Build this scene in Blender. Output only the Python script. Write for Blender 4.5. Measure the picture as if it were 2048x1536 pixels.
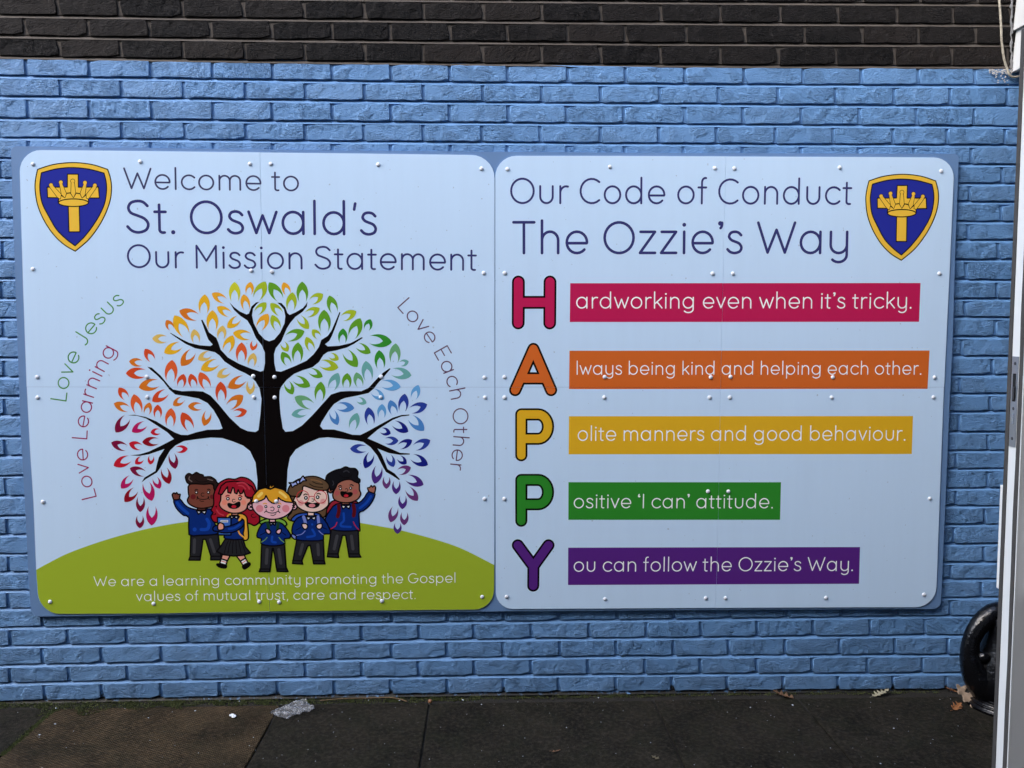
import bpy, bmesh, math, random
import numpy as np
from mathutils import Vector, Matrix
from mathutils.geometry import delaunay_2d_cdt

for o in list(bpy.data.objects):
    bpy.data.objects.remove(o)
SC = bpy.context.scene
COL = SC.collection
R = math.radians
random.seed(7)

# ------------------------------------------------------------------ camera
CX, CY, CZ = 1.717, -3.1100, 1.4480
YAW, PITCH, ROLL, FOC = -0.0323, -0.0636, 0.0012, 1600.0
cam = bpy.data.cameras.new('camera')
cam.sensor_fit = 'HORIZONTAL'
cam.sensor_width = 36.0
cam.lens = 36.0 * FOC / 2048.0
cam.clip_start = 0.05
cam.clip_end = 600
camo = bpy.data.objects.new('camera', cam)
COL.objects.link(camo)
ROT = Matrix.Rotation(YAW, 3, 'Z') @ Matrix.Rotation(math.pi / 2 + PITCH, 3, 'X') @ Matrix.Rotation(ROLL, 3, 'Z')
camo.matrix_world = Matrix.Translation((CX, CY, CZ)) @ ROT.to_4x4()
SC.camera = camo

# ------------------------------------------------------------------ light
SUN_EL, SUN_AZ = R(42), R(236)      # azimuth measured from +Y towards +X; light comes from the upper left
w = bpy.data.worlds.new('World')
SC.world = w
w.use_nodes = True
nt = w.node_tree
nt.nodes.clear()
sky = nt.nodes.new('ShaderNodeTexSky')
sky.sky_type = 'NISHITA'
sky.sun_disc = False
sky.sun_elevation = SUN_EL
sky.sun_rotation = SUN_AZ
sky.air_density = 1.0
sky.dust_density = 1.5
bg = nt.nodes.new('ShaderNodeBackground')
bg.inputs['Strength'].default_value = 0.15
wo = nt.nodes.new('ShaderNodeOutputWorld')
nt.links.new(sky.outputs[0], bg.inputs[0])
nt.links.new(bg.outputs[0], wo.inputs[0])
sun = bpy.data.lights.new('sun', 'SUN')
sun.energy = 0.5
sun.angle = R(30)
sun.color = (1.0, 0.95, 0.88)
suno = bpy.data.objects.new('sun', sun)
COL.objects.link(suno)
d = Vector((math.sin(SUN_AZ) * math.cos(SUN_EL), math.cos(SUN_AZ) * math.cos(SUN_EL), math.sin(SUN_EL)))
suno.rotation_euler = d.to_track_quat('Z', 'Y').to_euler()
suno.location = (0, -5, 8)
SC.view_settings.view_transform = 'Standard'
SC.view_settings.look = 'None'
SC.view_settings.gamma = 1
SC.view_settings.use_curve_mapping = False
SC.view_settings.exposure = 2.43
SC.cycles.max_bounces = 6

# ------------------------------------------------------------------ geometry of the view
def ray(px, py):
    return ROT @ Vector(((px - 1024) / FOC, (768 - py) / FOC, -1.0))
def wall(px, py, Y=0.0):
    v = ray(px, py)
    t = (Y - CY) / v.y
    return (CX + v.x * t, CZ + v.z * t)
def gnd(px, py, Z=0.0):
    v = ray(px, py)
    t = (Z - CZ) / v.z
    return (CX + v.x * t, CY + v.y * t)

# ------------------------------------------------------------------ helpers
def lin(c):
    return tuple((x / 255 / 12.92 if x / 255 <= 0.04045 else ((x / 255 + 0.055) / 1.055) ** 2.4) for x in c)
def newmat(name):
    m = bpy.data.materials.new(name)
    m.use_nodes = True
    return m, m.node_tree, m.node_tree.nodes['Principled BSDF']
def N(nt, typ, **kw):
    n = nt.nodes.new(typ)
    for k, v in kw.items():
        setattr(n, k, v)
    return n
def L(nt, a, b):
    nt.links.new(a, b)
def ramp(nt, fac, stops):
    r = N(nt, 'ShaderNodeValToRGB')
    while len(r.color_ramp.elements) < len(stops):
        r.color_ramp.elements.new(0.5)
    for e, (p, c) in zip(r.color_ramp.elements, stops):
        e.position = p
        e.color = (*c, 1) if len(c) == 3 else c
    L(nt, fac, r.inputs[0])
    return r.outputs[0]
def noise(nt, vec, scale, detail=4, rough=0.55, dist=0.0, typ=None):
    n = N(nt, 'ShaderNodeTexNoise')
    if typ:
        n.noise_type = typ
    n.inputs['Scale'].default_value = scale
    n.inputs['Detail'].default_value = detail
    n.inputs['Roughness'].default_value = rough
    n.inputs['Distortion'].default_value = dist
    if vec is not None:
        L(nt, vec, n.inputs['Vector'])
    return n.outputs[0]
def mixc(nt, fac, a, b):
    m = N(nt, 'ShaderNodeMix', data_type='RGBA')
    for s, v in ((m.inputs[0], fac), (m.inputs[6], a), (m.inputs[7], b)):
        if isinstance(v, (int, float)):
            s.default_value = v
        elif isinstance(v, tuple):
            s.default_value = (*v, 1)
        else:
            L(nt, v, s)
    return m.outputs[2]
def math_(nt, op, a, b=None, clamp=False):
    m = N(nt, 'ShaderNodeMath', operation=op, use_clamp=clamp)
    for s, v in zip(m.inputs, (a, b)):
        if v is None:
            continue
        if isinstance(v, (int, float)):
            s.default_value = v
        else:
            L(nt, v, s)
    return m.outputs[0]
def bump(nt, h, dist, strength=1.0, normal=None):
    b = N(nt, 'ShaderNodeBump')
    b.inputs['Distance'].default_value = dist
    b.inputs['Strength'].default_value = strength
    L(nt, h, b.inputs['Height'])
    if normal is not None:
        L(nt, normal, b.inputs['Normal'])
    return b.outputs[0]
def simple(name, col, rough=0.5, metal=0.0, spec=0.5):
    m, nt, p = newmat(name)
    p.inputs['Base Color'].default_value = (*col, 1)
    p.inputs['Roughness'].default_value = rough
    p.inputs['Metallic'].default_value = metal
    p.inputs['Specular IOR Level'].default_value = spec
    return m

def brick_coords(nt):
    """object coordinates shifted by each brick's own random number, laid flat, tilted and stretched"""
    tc = N(nt, 'ShaderNodeTexCoord')
    oi = N(nt, 'ShaderNodeObjectInfo')
    sh = N(nt, 'ShaderNodeVectorMath', operation='SCALE')
    sh.inputs[0].default_value = (37.0, 11.0, 23.0)
    L(nt, oi.outputs['Random'], sh.inputs['Scale'])
    ad = N(nt, 'ShaderNodeVectorMath', operation='ADD')
    rot = N(nt, 'ShaderNodeVectorRotate', rotation_type='Y_AXIS')
    L(nt, tc.outputs['Object'], rot.inputs['Vector'])
    an = math_(nt, 'MULTIPLY', math_(nt, 'SUBTRACT', oi.outputs['Random'], 0.5), 1.1)
    L(nt, an, rot.inputs['Angle'])
    L(nt, rot.outputs[0], ad.inputs[0])
    L(nt, sh.outputs[0], ad.inputs[1])
    mp = N(nt, 'ShaderNodeMapping')
    mp.inputs['Scale'].default_value = (0.42, 1.0, 1.25)
    L(nt, ad.outputs[0], mp.inputs[0])
    return tc, oi, ad.outputs[0], mp.outputs[0]

def brick_relief(nt, shifted, stretched, amount=1.0):
    # folded creases of rustic stock bricks: the edges of a strongly distorted, stretched noise
    c = noise(nt, stretched, 33, 3.0, 0.62, 1.2)
    crease = ramp(nt, math_(nt, 'ABSOLUTE', math_(nt, 'SUBTRACT', c, 0.5)), [(0.0, (0, 0, 0)), (0.022, (0.8,) * 3), (0.10, (1, 1, 1))])
    where = ramp(nt, noise(nt, shifted, 17, 2.0, 0.5), [(0.44, (0, 0, 0)), (0.60, (1, 1, 1))])
    cr = mixc(nt, where, (1, 1, 1), crease)
    lay = noise(nt, stretched, 175, 4.0, 0.62, 0.7)
    lay2 = noise(nt, stretched, 48, 3.0, 0.6, 1.0)
    wav = noise(nt, shifted, 8, 2.0, 0.5)
    rough = math_(nt, 'ADD', math_(nt, 'MULTIPLY', where, 0.35), 0.28)
    h = math_(nt, 'ADD', math_(nt, 'MULTIPLY', cr, 0.34), math_(nt, 'MULTIPLY', math_(nt, 'MULTIPLY', lay, rough), 2.9))
    h = math_(nt, 'ADD', h, math_(nt, 'MULTIPLY', math_(nt, 'MULTIPLY', lay2, math_(nt, 'ADD', where, 0.25)), 0.42))
    h = math_(nt, 'ADD', h, math_(nt, 'MULTIPLY', wav, 0.25))
    return bump(nt, h, 0.0085 * amount, 1.0), crease, where

BLUE = (0.128, 0.285, 0.545)
def mat_painted_brick():
    m, nt, p = newmat('painted_brick')
    tc, oi, sh, st = brick_coords(nt)
    nrm, crease, where = brick_relief(nt, sh, st, 0.85)
    geo = N(nt, 'ShaderNodeNewGeometry')
    pos = geo.outputs['Position']
    big = noise(nt, pos, 2.3, 3, 0.5)
    col = mixc(nt, big, tuple(x * 0.93 for x in BLUE), tuple(min(1, x * 1.06) for x in BLUE))
    # paint missing at specks, dirt splashed along the foot of the wall
    sp = ramp(nt, noise(nt, pos, 95, 2, 0.5), [(0.0, (0, 0, 0)), (0.755, (0, 0, 0)), (0.78, (1, 1, 1))])
    sz = N(nt, 'ShaderNodeSeparateXYZ')
    L(nt, pos, sz.inputs[0])
    z = sz.outputs[2]
    low = math_(nt, 'SUBTRACT', 1.0, math_(nt, 'DIVIDE', z, 0.034), True)
    dn = noise(nt, pos, 60, 5, 0.75)
    dn2 = noise(nt, pos, 5, 3, 0.6)
    dirt = math_(nt, 'MULTIPLY', math_(nt, 'SUBTRACT', math_(nt, 'ADD', dn, math_(nt, 'MULTIPLY', low, 0.52)), math_(nt, 'SUBTRACT', 1.05, math_(nt, 'MULTIPLY', dn2, 0.45))), 7.0, True)
    col = mixc(nt, dirt, col, (0.012, 0.012, 0.011))
    col = mixc(nt, math_(nt, 'MULTIPLY', sp, 0.5), col, (0.05, 0.06, 0.07))
    low2 = math_(nt, 'SUBTRACT', 1.0, math_(nt, 'DIVIDE', z, 0.30), True)
    col = mixc(nt, math_(nt, 'MULTIPLY', math_(nt, 'MULTIPLY', low2, dn2), 0.45), col, (0.075, 0.095, 0.105))
    L(nt, col, p.inputs['Base Color'])
    p.inputs['Roughness'].default_value = 0.55
    p.inputs['Specular IOR Level'].default_value = 0.35
    L(nt, nrm, p.inputs['Normal'])
    return m
def mat_bare_brick():
    m, nt, p = newmat('bare_brick')
    tc, oi, sh, st = brick_coords(nt)
    nrm, crease, where = brick_relief(nt, sh, st, 0.8)
    tone = ramp(nt, oi.outputs['Random'], [(0.0, (0.0042, 0.0041, 0.0044)), (0.35, (0.0064, 0.0058, 0.0057)), (0.7, (0.0100, 0.0082, 0.0074)), (1.0, (0.0165, 0.0125, 0.0105))])
    n1 = noise(nt, sh, 30, 5, 0.7)
    col = mixc(nt, ramp(nt, n1, [(0.35, (0, 0, 0)), (0.75, (1, 1, 1))]), tone, (0.016, 0.0138, 0.0133))
    sp = ramp(nt, noise(nt, sh, 330, 1, 0.5), [(0.0, (0, 0, 0)), (0.735, (0, 0, 0)), (0.77, (1, 1, 1))])
    col = mixc(nt, math_(nt, 'MULTIPLY', sp, 0.7), col, (0.15, 0.13, 0.12))
    # pale bloom on crease crests
    bl = math_(nt, 'MULTIPLY', math_(nt, 'MULTIPLY', ramp(nt, noise(nt, st, 75, 3, 0.7, 0.8), [(0.60, (0, 0, 0)), (0.70, (1, 1, 1))]), where), 0.32)
    col = mixc(nt, bl, col, (0.10, 0.092, 0.092))
    L(nt, col, p.inputs['Base Color'])
    p.inputs['Roughness'].default_value = 0.7
    p.inputs['Specular IOR Level'].default_value = 0.12
    L(nt, nrm, p.inputs['Normal'])
    return m
def mat_mortar(name, a, b, rough=0.8, foot=False):
    m, nt, p = newmat(name)
    geo = N(nt, 'ShaderNodeNewGeometry')
    pos = geo.outputs['Position']
    col = mixc(nt, noise(nt, pos, 14, 5, 0.6), a, b)
    if foot:
        sz = N(nt, 'ShaderNodeSeparateXYZ')
        L(nt, pos, sz.inputs[0])
        low = math_(nt, 'SUBTRACT', 1.0, math_(nt, 'DIVIDE', sz.outputs[2], 0.07), True)
        dirt = math_(nt, 'MULTIPLY', math_(nt, 'SUBTRACT', math_(nt, 'ADD', noise(nt, pos, 40, 4, 0.7), math_(nt, 'MULTIPLY', low, 0.6)), 0.82), 6.0, True)
        col = mixc(nt, dirt, col, (0.012, 0.012, 0.010))
    else:
        st = ramp(nt, noise(nt, pos, 60, 3, 0.6), [(0.62, (0, 0, 0)), (0.74, (1, 1, 1))])
        col = mixc(nt, math_(nt, 'MULTIPLY', st, 0.5), col, (0.16, 0.10, 0.075))
    L(nt, col, p.inputs['Base Color'])
    p.inputs['Roughness'].default_value = rough
    L(nt, bump(nt, noise(nt, pos, 120, 5, 0.7), 0.003, 0.8), p.inputs['Normal'])
    return m

M_PB = mat_painted_brick()
M_BB = mat_bare_brick()
M_PM = mat_mortar('painted_mortar', tuple(x * 0.95 for x in BLUE), tuple(x * 1.05 for x in BLUE), 0.55, True)
M_BM = mat_mortar('bare_mortar', (0.046, 0.037, 0.030), (0.100, 0.083, 0.068))

def sheet_mat(name, col, rough=0.32):
    """smooth printed aluminium sheet: even colour, faint smudges in the gloss"""
    m, nt, p = newmat(name)
    geo = N(nt, 'ShaderNodeNewGeometry')
    pos = geo.outputs['Position']
    p.inputs['Base Color'].default_value = (*col, 1)
    if name == 'white_sheet':
        sp = ramp(nt, noise(nt, pos, 75, 1, 0.5), [(0.0, (0, 0, 0)), (0.785, (0, 0, 0)), (0.80, (1, 1, 1))])
        mp = N(nt, 'ShaderNodeMapping')
        mp.inputs['Scale'].default_value = (9, 1, 0.7)
        L(nt, pos, mp.inputs[0])
        film = ramp(nt, noise(nt, mp.outputs[0], 2.2, 4, 0.6), [(0.40, (0, 0, 0)), (0.80, (1, 1, 1))])
        c1 = mixc(nt, math_(nt, 'MULTIPLY', film, 0.10), col, tuple(x * 0.72 for x in col))
        L(nt, mixc(nt, math_(nt, 'MULTIPLY', sp, 0.35), c1, (0.10, 0.11, 0.12)), p.inputs['Base Color'])
    rr = N(nt, 'ShaderNodeMapRange')
    L(nt, noise(nt, pos, 3.0, 4, 0.6), rr.inputs[0])
    rr.inputs['To Min'].default_value = rough - 0.05
    rr.inputs['To Max'].default_value = rough + 0.10
    L(nt, rr.outputs[0], p.inputs['Roughness'])
    p.inputs['Specular IOR Level'].default_value = 0.10
    L(nt, bump(nt, noise(nt, pos, 1.6, 1, 0.4), 0.002, 0.4), p.inputs['Normal'])
    return m
# ink colours, as printed
INK = {}
def ink(key, rgb=None):
    if key not in INK:
        INK[key] = sheet_mat('ink_' + key, lin(rgb))
    return INK[key]
for k, c in dict(
        white=(236, 238, 240), black=(9, 7, 8), trunk=(12, 8, 8), navy_text=(54, 56, 112), slate_text=(64, 66, 104),
        gold=(236, 190, 66), crest_blue=(40, 48, 150), hill=(160, 182, 50),
        crimson_bar=(190, 32, 84), orange_bar=(212, 104, 42), yellow_bar=(226, 176, 38), green_bar=(48, 138, 44), purple_bar=(88, 40, 128),
        green_text=(70, 140, 70), magenta_text=(150, 30, 90), plum_text=(96, 66, 98), pale_text=(248, 250, 250),
        yel=(234, 178, 36), yor=(236, 168, 44), tan=(224, 188, 96), org=(216, 118, 34), ror=(226, 96, 46), red=(214, 76, 36),
        crm=(198, 28, 48), drd=(142, 16, 34), mar=(124, 18, 58), mag=(184, 24, 92), lim=(166, 188, 42), lim2=(206, 206, 48),
        grn=(98, 160, 42), dgr=(54, 144, 48), sag=(108, 170, 118), tea=(108, 172, 166), lbl=(100, 166, 220), blu=(76, 134, 200),
        roy=(44, 66, 156), nvy=(24, 32, 126), pur=(76, 44, 128), plm=(106, 56, 118),
        sweater=(14, 44, 116), sweater_light=(22, 70, 168), trouser=(38, 38, 42), trouser_light=(66, 66, 70),
        skin_dark=(120, 66, 52), cheek_dark=(104, 30, 34), hair_dark=(40, 26, 24), hair_shine=(120, 104, 100),
        skin_warm=(228, 160, 140), cheek_warm=(236, 140, 116), hair_red=(156, 24, 42), hair_red_light=(190, 60, 76),
        skin_pink=(236, 184, 192), cheek_pink=(222, 134, 144), hair_gold=(228, 164, 44), hair_gold_light=(246, 214, 112),
        skin_pale=(236, 204, 190), cheek_pale=(226, 160, 156), hair_brown=(100, 76, 54), hair_brown_light=(140, 100, 64),
        skin_mid=(164, 104, 86), cheek_mid=(176, 86, 84), hair_black=(20, 20, 24), hair_grey=(54, 54, 60),
        tongue=(190, 34, 50), tongue_pink=(220, 132, 138), bag_yellow=(230, 168, 58), bag_green=(122, 172, 66), strap_green=(26, 62, 38),
        bag_blue=(44, 84, 180), strap_lilac=(120, 136, 204), bag_red=(148, 36, 52), strap_red=(88, 16, 24), book=(60, 108, 192),
        bow=(168, 182, 236), glasses=(196, 40, 52)).items():
    ink(k, c)
M_SHEET = sheet_mat('white_sheet', (0.580, 0.762, 0.965), 0.34)
M_BOARD = None

def mesh_obj(name, verts, faces, mat=None, parent=None, smooth=False, loc=None):
    me = bpy.data.meshes.new(name)
    me.from_pydata(verts, [], faces)
    if smooth:
        me.polygons.foreach_set('use_smooth', [True] * len(me.polygons))
    me.update()
    o = bpy.data.objects.new(name, me)
    COL.objects.link(o)
    if mat is not None:
        for m in (mat if isinstance(mat, list) else [mat]):
            me.materials.append(m)
    if parent is not None:
        o.parent = parent
    if loc is not None:
        o.location = loc
    return o
def tag(o, label=None, cat=None, group=None, kind=None):
    for k, v in (('label', label), ('category', cat), ('group', group), ('kind', kind)):
        if v:
            o[k] = v
    return o
def empty(name, loc=(0, 0, 0), label=None, cat=None, group=None):
    o = bpy.data.objects.new(name, None)
    o.empty_display_size = 0.05
    o.location = loc
    COL.objects.link(o)
    return tag(o, label, cat, group)
def box(x0, x1, y0, y1, z0, z1):
    v = [(x0, y0, z0), (x1, y0, z0), (x1, y1, z0), (x0, y1, z0), (x0, y0, z1), (x1, y0, z1), (x1, y1, z1), (x0, y1, z1)]
    f = [(0, 3, 2, 1), (4, 5, 6, 7), (0, 1, 5, 4), (1, 2, 6, 5), (2, 3, 7, 6), (3, 0, 4, 7)]
    return v, f
def bevel_obj(o, w, seg=2):
    bm = bmesh.new()
    bm.from_mesh(o.data)
    bmesh.ops.bevel(bm, geom=bm.edges[:], offset=w, segments=seg, affect='EDGES', profile=0.6)
    bm.to_mesh(o.data)
    bm.free()
    o.data.update()
    return o
def box_obj(name, b, mat, parent=None, bev=0.0, loc=None):
    v, f = box(*b)
    o = mesh_obj(name, v, f, mat, parent, loc=loc)
    if bev:
        bevel_obj(o, bev)
    return o
def catmull(pts, closed=False, n=6):
    P = [Vector(p) for p in pts]
    m = len(P)
    out = []
    rng = range(m) if closed else range(m - 1)
    for i in rng:
        if closed:
            a, b, c, dd = P[(i - 1) % m], P[i], P[(i + 1) % m], P[(i + 2) % m]
        else:
            a, b, c, dd = P[max(i - 1, 0)], P[i], P[i + 1], P[min(i + 2, m - 1)]
        for k in range(n):
            t = k / n
            out.append(0.5 * ((2 * b) + (c - a) * t + (2 * a - 5 * b + 4 * c - dd) * t * t + (3 * b - a - 3 * c + dd) * t ** 3))
    if not closed:
        out.append(P[-1])
    return [tuple(p) for p in out]
def arc(cx, cy, rx, ry, a0, a1, n=None):
    n = n or max(3, int(abs(a1 - a0) / 15))
    return [(cx + rx * math.cos(R(a0 + (a1 - a0) * i / n)), cy + ry * math.sin(R(a0 + (a1 - a0) * i / n))) for i in range(n + 1)]
def disc(cx, cy, r, n=12, ry=None):
    return [(cx + r * math.cos(2 * math.pi * i / n), cy + (ry or r) * math.sin(2 * math.pi * i / n)) for i in range(n)]
def stroke(pts, w, closed=False, cap=12):
    """list of simple polygons that together cover a round-capped stroke"""
    pts = [p for i, p in enumerate(pts) if i == 0 or math.hypot(p[0] - pts[i - 1][0], p[1] - pts[i - 1][1]) > 1e-7]
    if closed and math.hypot(pts[0][0] - pts[-1][0], pts[0][1] - pts[-1][1]) < 1e-7:
        pts = pts[:-1]
    n = len(pts)
    r = w / 2
    out = []
    if n == 1:
        return [disc(*pts[0], r, cap)]
    def dirn(a, b):
        dx, dy = b[0] - a[0], b[1] - a[1]
        l = math.hypot(dx, dy) or 1e-9
        return dx / l, dy / l
    seg = n if closed else n - 1
    D = [dirn(pts[i], pts[(i + 1) % n]) for i in range(seg)]
    offs = []
    for i in range(n):
        if closed:
            d0, d1 = D[i - 1], D[i]
        else:
            d0, d1 = D[max(i - 1, 0)], D[min(i, seg - 1)]
        dot = d0[0] * d1[0] + d0[1] * d1[1]
        if dot < 0.75:      # sharp corner: square ends plus a disc
            offs.append(((-d0[1] * r, d0[0] * r), (-d1[1] * r, d1[0] * r)))
            out.append(disc(*pts[i], r, cap))
        else:
            nx, ny = -(d0[1] + d1[1]), d0[0] + d1[0]
            l = math.hypot(nx, ny)
            k = r / (l / 2 if l > 1e-6 else 1) / l * (l / 2) * 2 / l if False else r / (l * l / 2) if l > 1e-6 else r
            offs.append(((nx * k, ny * k), (nx * k, ny * k)))
    for i in range(seg):
        j = (i + 1) % n
        a, b = offs[i][1], offs[j][0]
        p, q = pts[i], pts[j]
        out.append([(p[0] - a[0], p[1] - a[1]), (q[0] - b[0], q[1] - b[1]), (q[0] + b[0], q[1] + b[1]), (p[0] + a[0], p[1] + a[1])])
    if not closed:
        out.append(disc(*pts[0], r, cap))
        out.append(disc(*pts[-1], r, cap))
    return out
def area(p):
    return 0.5 * sum(p[i][0] * p[(i + 1) % len(p)][1] - p[(i + 1) % len(p)][0] * p[i][1] for i in range(len(p)))
def planar(layers, eps=1e-7):
    """layers: [(key, [polygon, ...])] bottom to top.  Returns verts2d, [(tri, key)] with no overlaps.
    key None cuts everything under it away."""
    V, F, K = [], [], []
    for li, (key, polys) in enumerate(layers):
        for p in polys:
            if len(p) < 3:
                continue
            a = area(p)
            if abs(a) < 1e-12:
                continue
            if a < 0:
                p = p[::-1]
            F.append(list(range(len(V), len(V) + len(p))))
            V += [Vector((x, y)) for x, y in p]
            K.append(li)
    vo, eo, fo, ov, oe, of = delaunay_2d_cdt(V, [], F, 1, eps)
    tris = []
    for f, orig in zip(fo, of):
        if not orig:
            continue
        li = max(K[i] for i in orig)
        key = layers[li][0]
        if key is None:
            continue
        tris.append((f, key))
    return [tuple(v) for v in vo], tris
def flat_obj(name, layers, Y, parent, mats=None, tol=1e-7):
    """print lying in the plane y = Y, facing -Y"""
    vo, tris = planar(layers, tol)
    keys = []
    for _, k in tris:
        if k not in keys:
            keys.append(k)
    me = bpy.data.meshes.new(name)
    me.from_pydata([(x, Y, z) for x, z in vo], [], [tuple(f) for f, _ in tris])
    me.polygons.foreach_set('material_index', [keys.index(k) for _, k in tris])
    for k in keys:
        me.materials.append((mats or INK)[k])
    me.update()
    o = bpy.data.objects.new(name, me)
    COL.objects.link(o)
    o.parent = parent
    return o

# ================================================================== LARGE STRUCTURE
# ---- pavement and ground
def mat_slab(name, dark, light, weave=False):
    m, nt, p = newmat(name)
    geo = N(nt, 'ShaderNodeNewGeometry')
    pos = geo.outputs['Position']
    oi = N(nt, 'ShaderNodeObjectInfo')
    n1 = noise(nt, pos, 4.6, 7, 0.70, 0.5)
    col = mixc(nt, ramp(nt, n1, [(0.32, (0, 0, 0)), (0.72, (1, 1, 1))]), dark, light)
    n2 = noise(nt, pos, 60, 4, 0.65)
    col = mixc(nt, ramp(nt, n2, [(0.45, (0, 0, 0)), (0.85, (1, 1, 1))]), col, tuple(min(1, x * 1.9 + 0.004) for x in light))
    sp = ramp(nt, noise(nt, pos, 210, 1, 0.5), [(0.0, (0, 0, 0)), (0.73, (0, 0, 0)), (0.77, (1, 1, 1))])
    col = mixc(nt, math_(nt, 'MULTIPLY', sp, 0.45), col, (0.16, 0.15, 0.13))
    h = math_(nt, 'ADD', math_(nt, 'MULTIPLY', n2, 0.5), noise(nt, pos, 260, 2, 0.6))
    if weave:
        mp = N(nt, 'ShaderNodeMapping')
        mp.inputs['Rotation'].default_value = (0, 0, R(28))
        L(nt, pos, mp.inputs[0])
        ws = []
        for dr in ('X', 'Y'):
            wv = N(nt, 'ShaderNodeTexWave', bands_direction=dr)
            wv.inputs['Scale'].default_value = 38 if dr == 'X' else 30
            wv.inputs['Distortion'].default_value = 0.6
            wv.inputs['Detail'].default_value = 1.0
            L(nt, mp.outputs[0], wv.inputs['Vector'])
            ws.append(wv.outputs['Fac'])
        wvv = math_(nt, 'MULTIPLY', ws[0], ws[1])
        patch = ramp(nt, noise(nt, pos, 4.5, 4, 0.6), [(0.38, (0, 0, 0)), (0.62, (1, 1, 1))])
        col = mixc(nt, math_(nt, 'MULTIPLY', math_(nt, 'MULTIPLY', wvv, patch), 0.6), col, (0.16, 0.108, 0.058))
        h = math_(nt, 'ADD', math_(nt, 'MULTIPLY', h, 0.5), math_(nt, 'MULTIPLY', wvv, 1.0))
    # green-black algae near the wall and joints
    al = ramp(nt, noise(nt, pos, 7, 5, 0.7), [(0.45, (0, 0, 0)), (0.7, (1, 1, 1))])
    col = mixc(nt, math_(nt, 'MULTIPLY', al, 0.45), col, (0.014, 0.016, 0.009))
    L(nt, col, p.inputs['Base Color'])
    p.inputs['Roughness'].default_value = 0.72
    p.inputs['Specular IOR Level'].default_value = 0.08
    L(nt, bump(nt, h, 0.0035 if weave else 0.0022, 0.9), p.inputs['Normal'])
    return m
M_SLAB = mat_slab('damp_slab', (0.0034, 0.0032, 0.0025), (0.0215, 0.0185, 0.0135))
M_SLAB_B = mat_slab('brown_slab', (0.0065, 0.0050, 0.0033), (0.044, 0.031, 0.0180), True)
m, nt, p = newmat('soil')
geo = N(nt, 'ShaderNodeNewGeometry')
L(nt, mixc(nt, noise(nt, geo.outputs['Position'], 25, 5, 0.7), (0.003, 0.003, 0.002), (0.016, 0.013, 0.008)), p.inputs['Base Color'])
p.inputs['Roughness'].default_value = 0.95
L(nt, bump(nt, noise(nt, geo.outputs['Position'], 90, 5, 0.7), 0.008, 1.0), p.inputs['Normal'])
M_SOIL = m
m, nt, p = newmat('asphalt')
geo = N(nt, 'ShaderNodeNewGeometry')
L(nt, mixc(nt, noise(nt, geo.outputs['Position'], 120, 4, 0.7), (0.035, 0.034, 0.033), (0.07, 0.068, 0.065)), p.inputs['Base Color'])
p.inputs['Roughness'].default_value = 0.9
M_ASPH = m

g = mesh_obj('ground', [(-150, -150, -0.05), (150, -150, -0.05), (150, 150, -0.05), (-150, 150, -0.05)], [(0, 1, 2, 3)], M_ASPH)
g['kind'] = 'structure'
# soil bed under the paving, slightly uneven
gx = np.linspace(-3.2, 7.0, 140)
gy = np.linspace(-5.6, 0.02, 70)
rs = np.random.RandomState(3)
vs = [(x, y, -0.009 + (0.008 * rs.rand() if y > -0.2 else 0)) for y in gy for x in gx]
fs = [(j * 140 + i, j * 140 + i + 1, (j + 1) * 140 + i + 1, (j + 1) * 140 + i) for j in range(69) for i in range(139)]
pav = mesh_obj('pavement', vs, fs, M_SOIL, smooth=True)
pav['kind'] = 'structure'
# slab joints, read at the wall edge; they run away from the wall
EDGE_Y = -0.048
jx = [gnd(px, py)[0] for px, py in ((70, 1452), (546, 1436), (858, 1412), (1312, 1410), (1600, 1402))]
jx = [jx[0] - 0.62, jx[0], jx[1], jx[2], jx[3], jx[4], jx[4] + 0.60, jx[4] + 1.2, jx[4] + 1.8]
jx = [jx[0] - 1.24, jx[0] - 0.62] + jx
for row in range(6):
    y1 = EDGE_Y - row * 0.905
    y0 = y1 - 0.90
    off = 0.0 if row == 0 else random.uniform(-0.25, 0.25)
    for i in range(len(jx) - 1):
        a, b = jx[i] + off + 0.0035, jx[i + 1] + off - 0.0035
        cx, cy = (a + b) / 2, (y0 + y1) / 2
        brown = (row == 0 and i == 3) or (row and random.random() < 0.12)
        top = random.uniform(-0.002, 0.002)
        o = box_obj('paving_slab', (a - cx, b - cx, y0 - cy + 0.003, y1 - cy - 0.003, -0.045, 0.0), M_SLAB_B if brown else M_SLAB, pav, 0.004, (cx, cy, top))
        o.rotation_euler = (random.uniform(-0.002, 0.002), random.uniform(-0.002, 0.002), 0)
        if brown and row == 0:
            o['label'] = 'brown slab with a fine woven surface pattern'

# ---- the brick wall
LJ = [114.5,153.8,195,238.5,277.5,318,358.6,398.4,438.4,478.5,520.8,559,599,638,677,717.6,755.4,793.7,832.8,875,913.6,952.6,993.4,1033.4,1070.9,1109,1145.5,1182.3,1218,1256,1293,1331.6,1367.5,1404]
RJ = [134,172.6,213.6,254,292,330.7,369,405.5,445,482,521,561.7,599,636,675,713.9,751.6,789,824.5,865,902.7,939,977.7,1013,1050,1089,1125.5,1159.7,1195.8,1232,1271,1310,1347,1380]
MJ = {0:129,1:167.5,2:206.8,3:247.8,4:287,29:1244,30:1279.5,31:1316,32:1352,33:1387}
LJd = {-1:73.5, -2:32.5, -3:-8.5}
RJd = {-1:90.6, -2:50.6, -3:9.6}
MJd = {-1:86, -2:44.4, -3:2.7}
XS3 = (wall(15, 700)[0], wall(1000, 700)[0], wall(1955, 700)[0])
ZJ = {}
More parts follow.
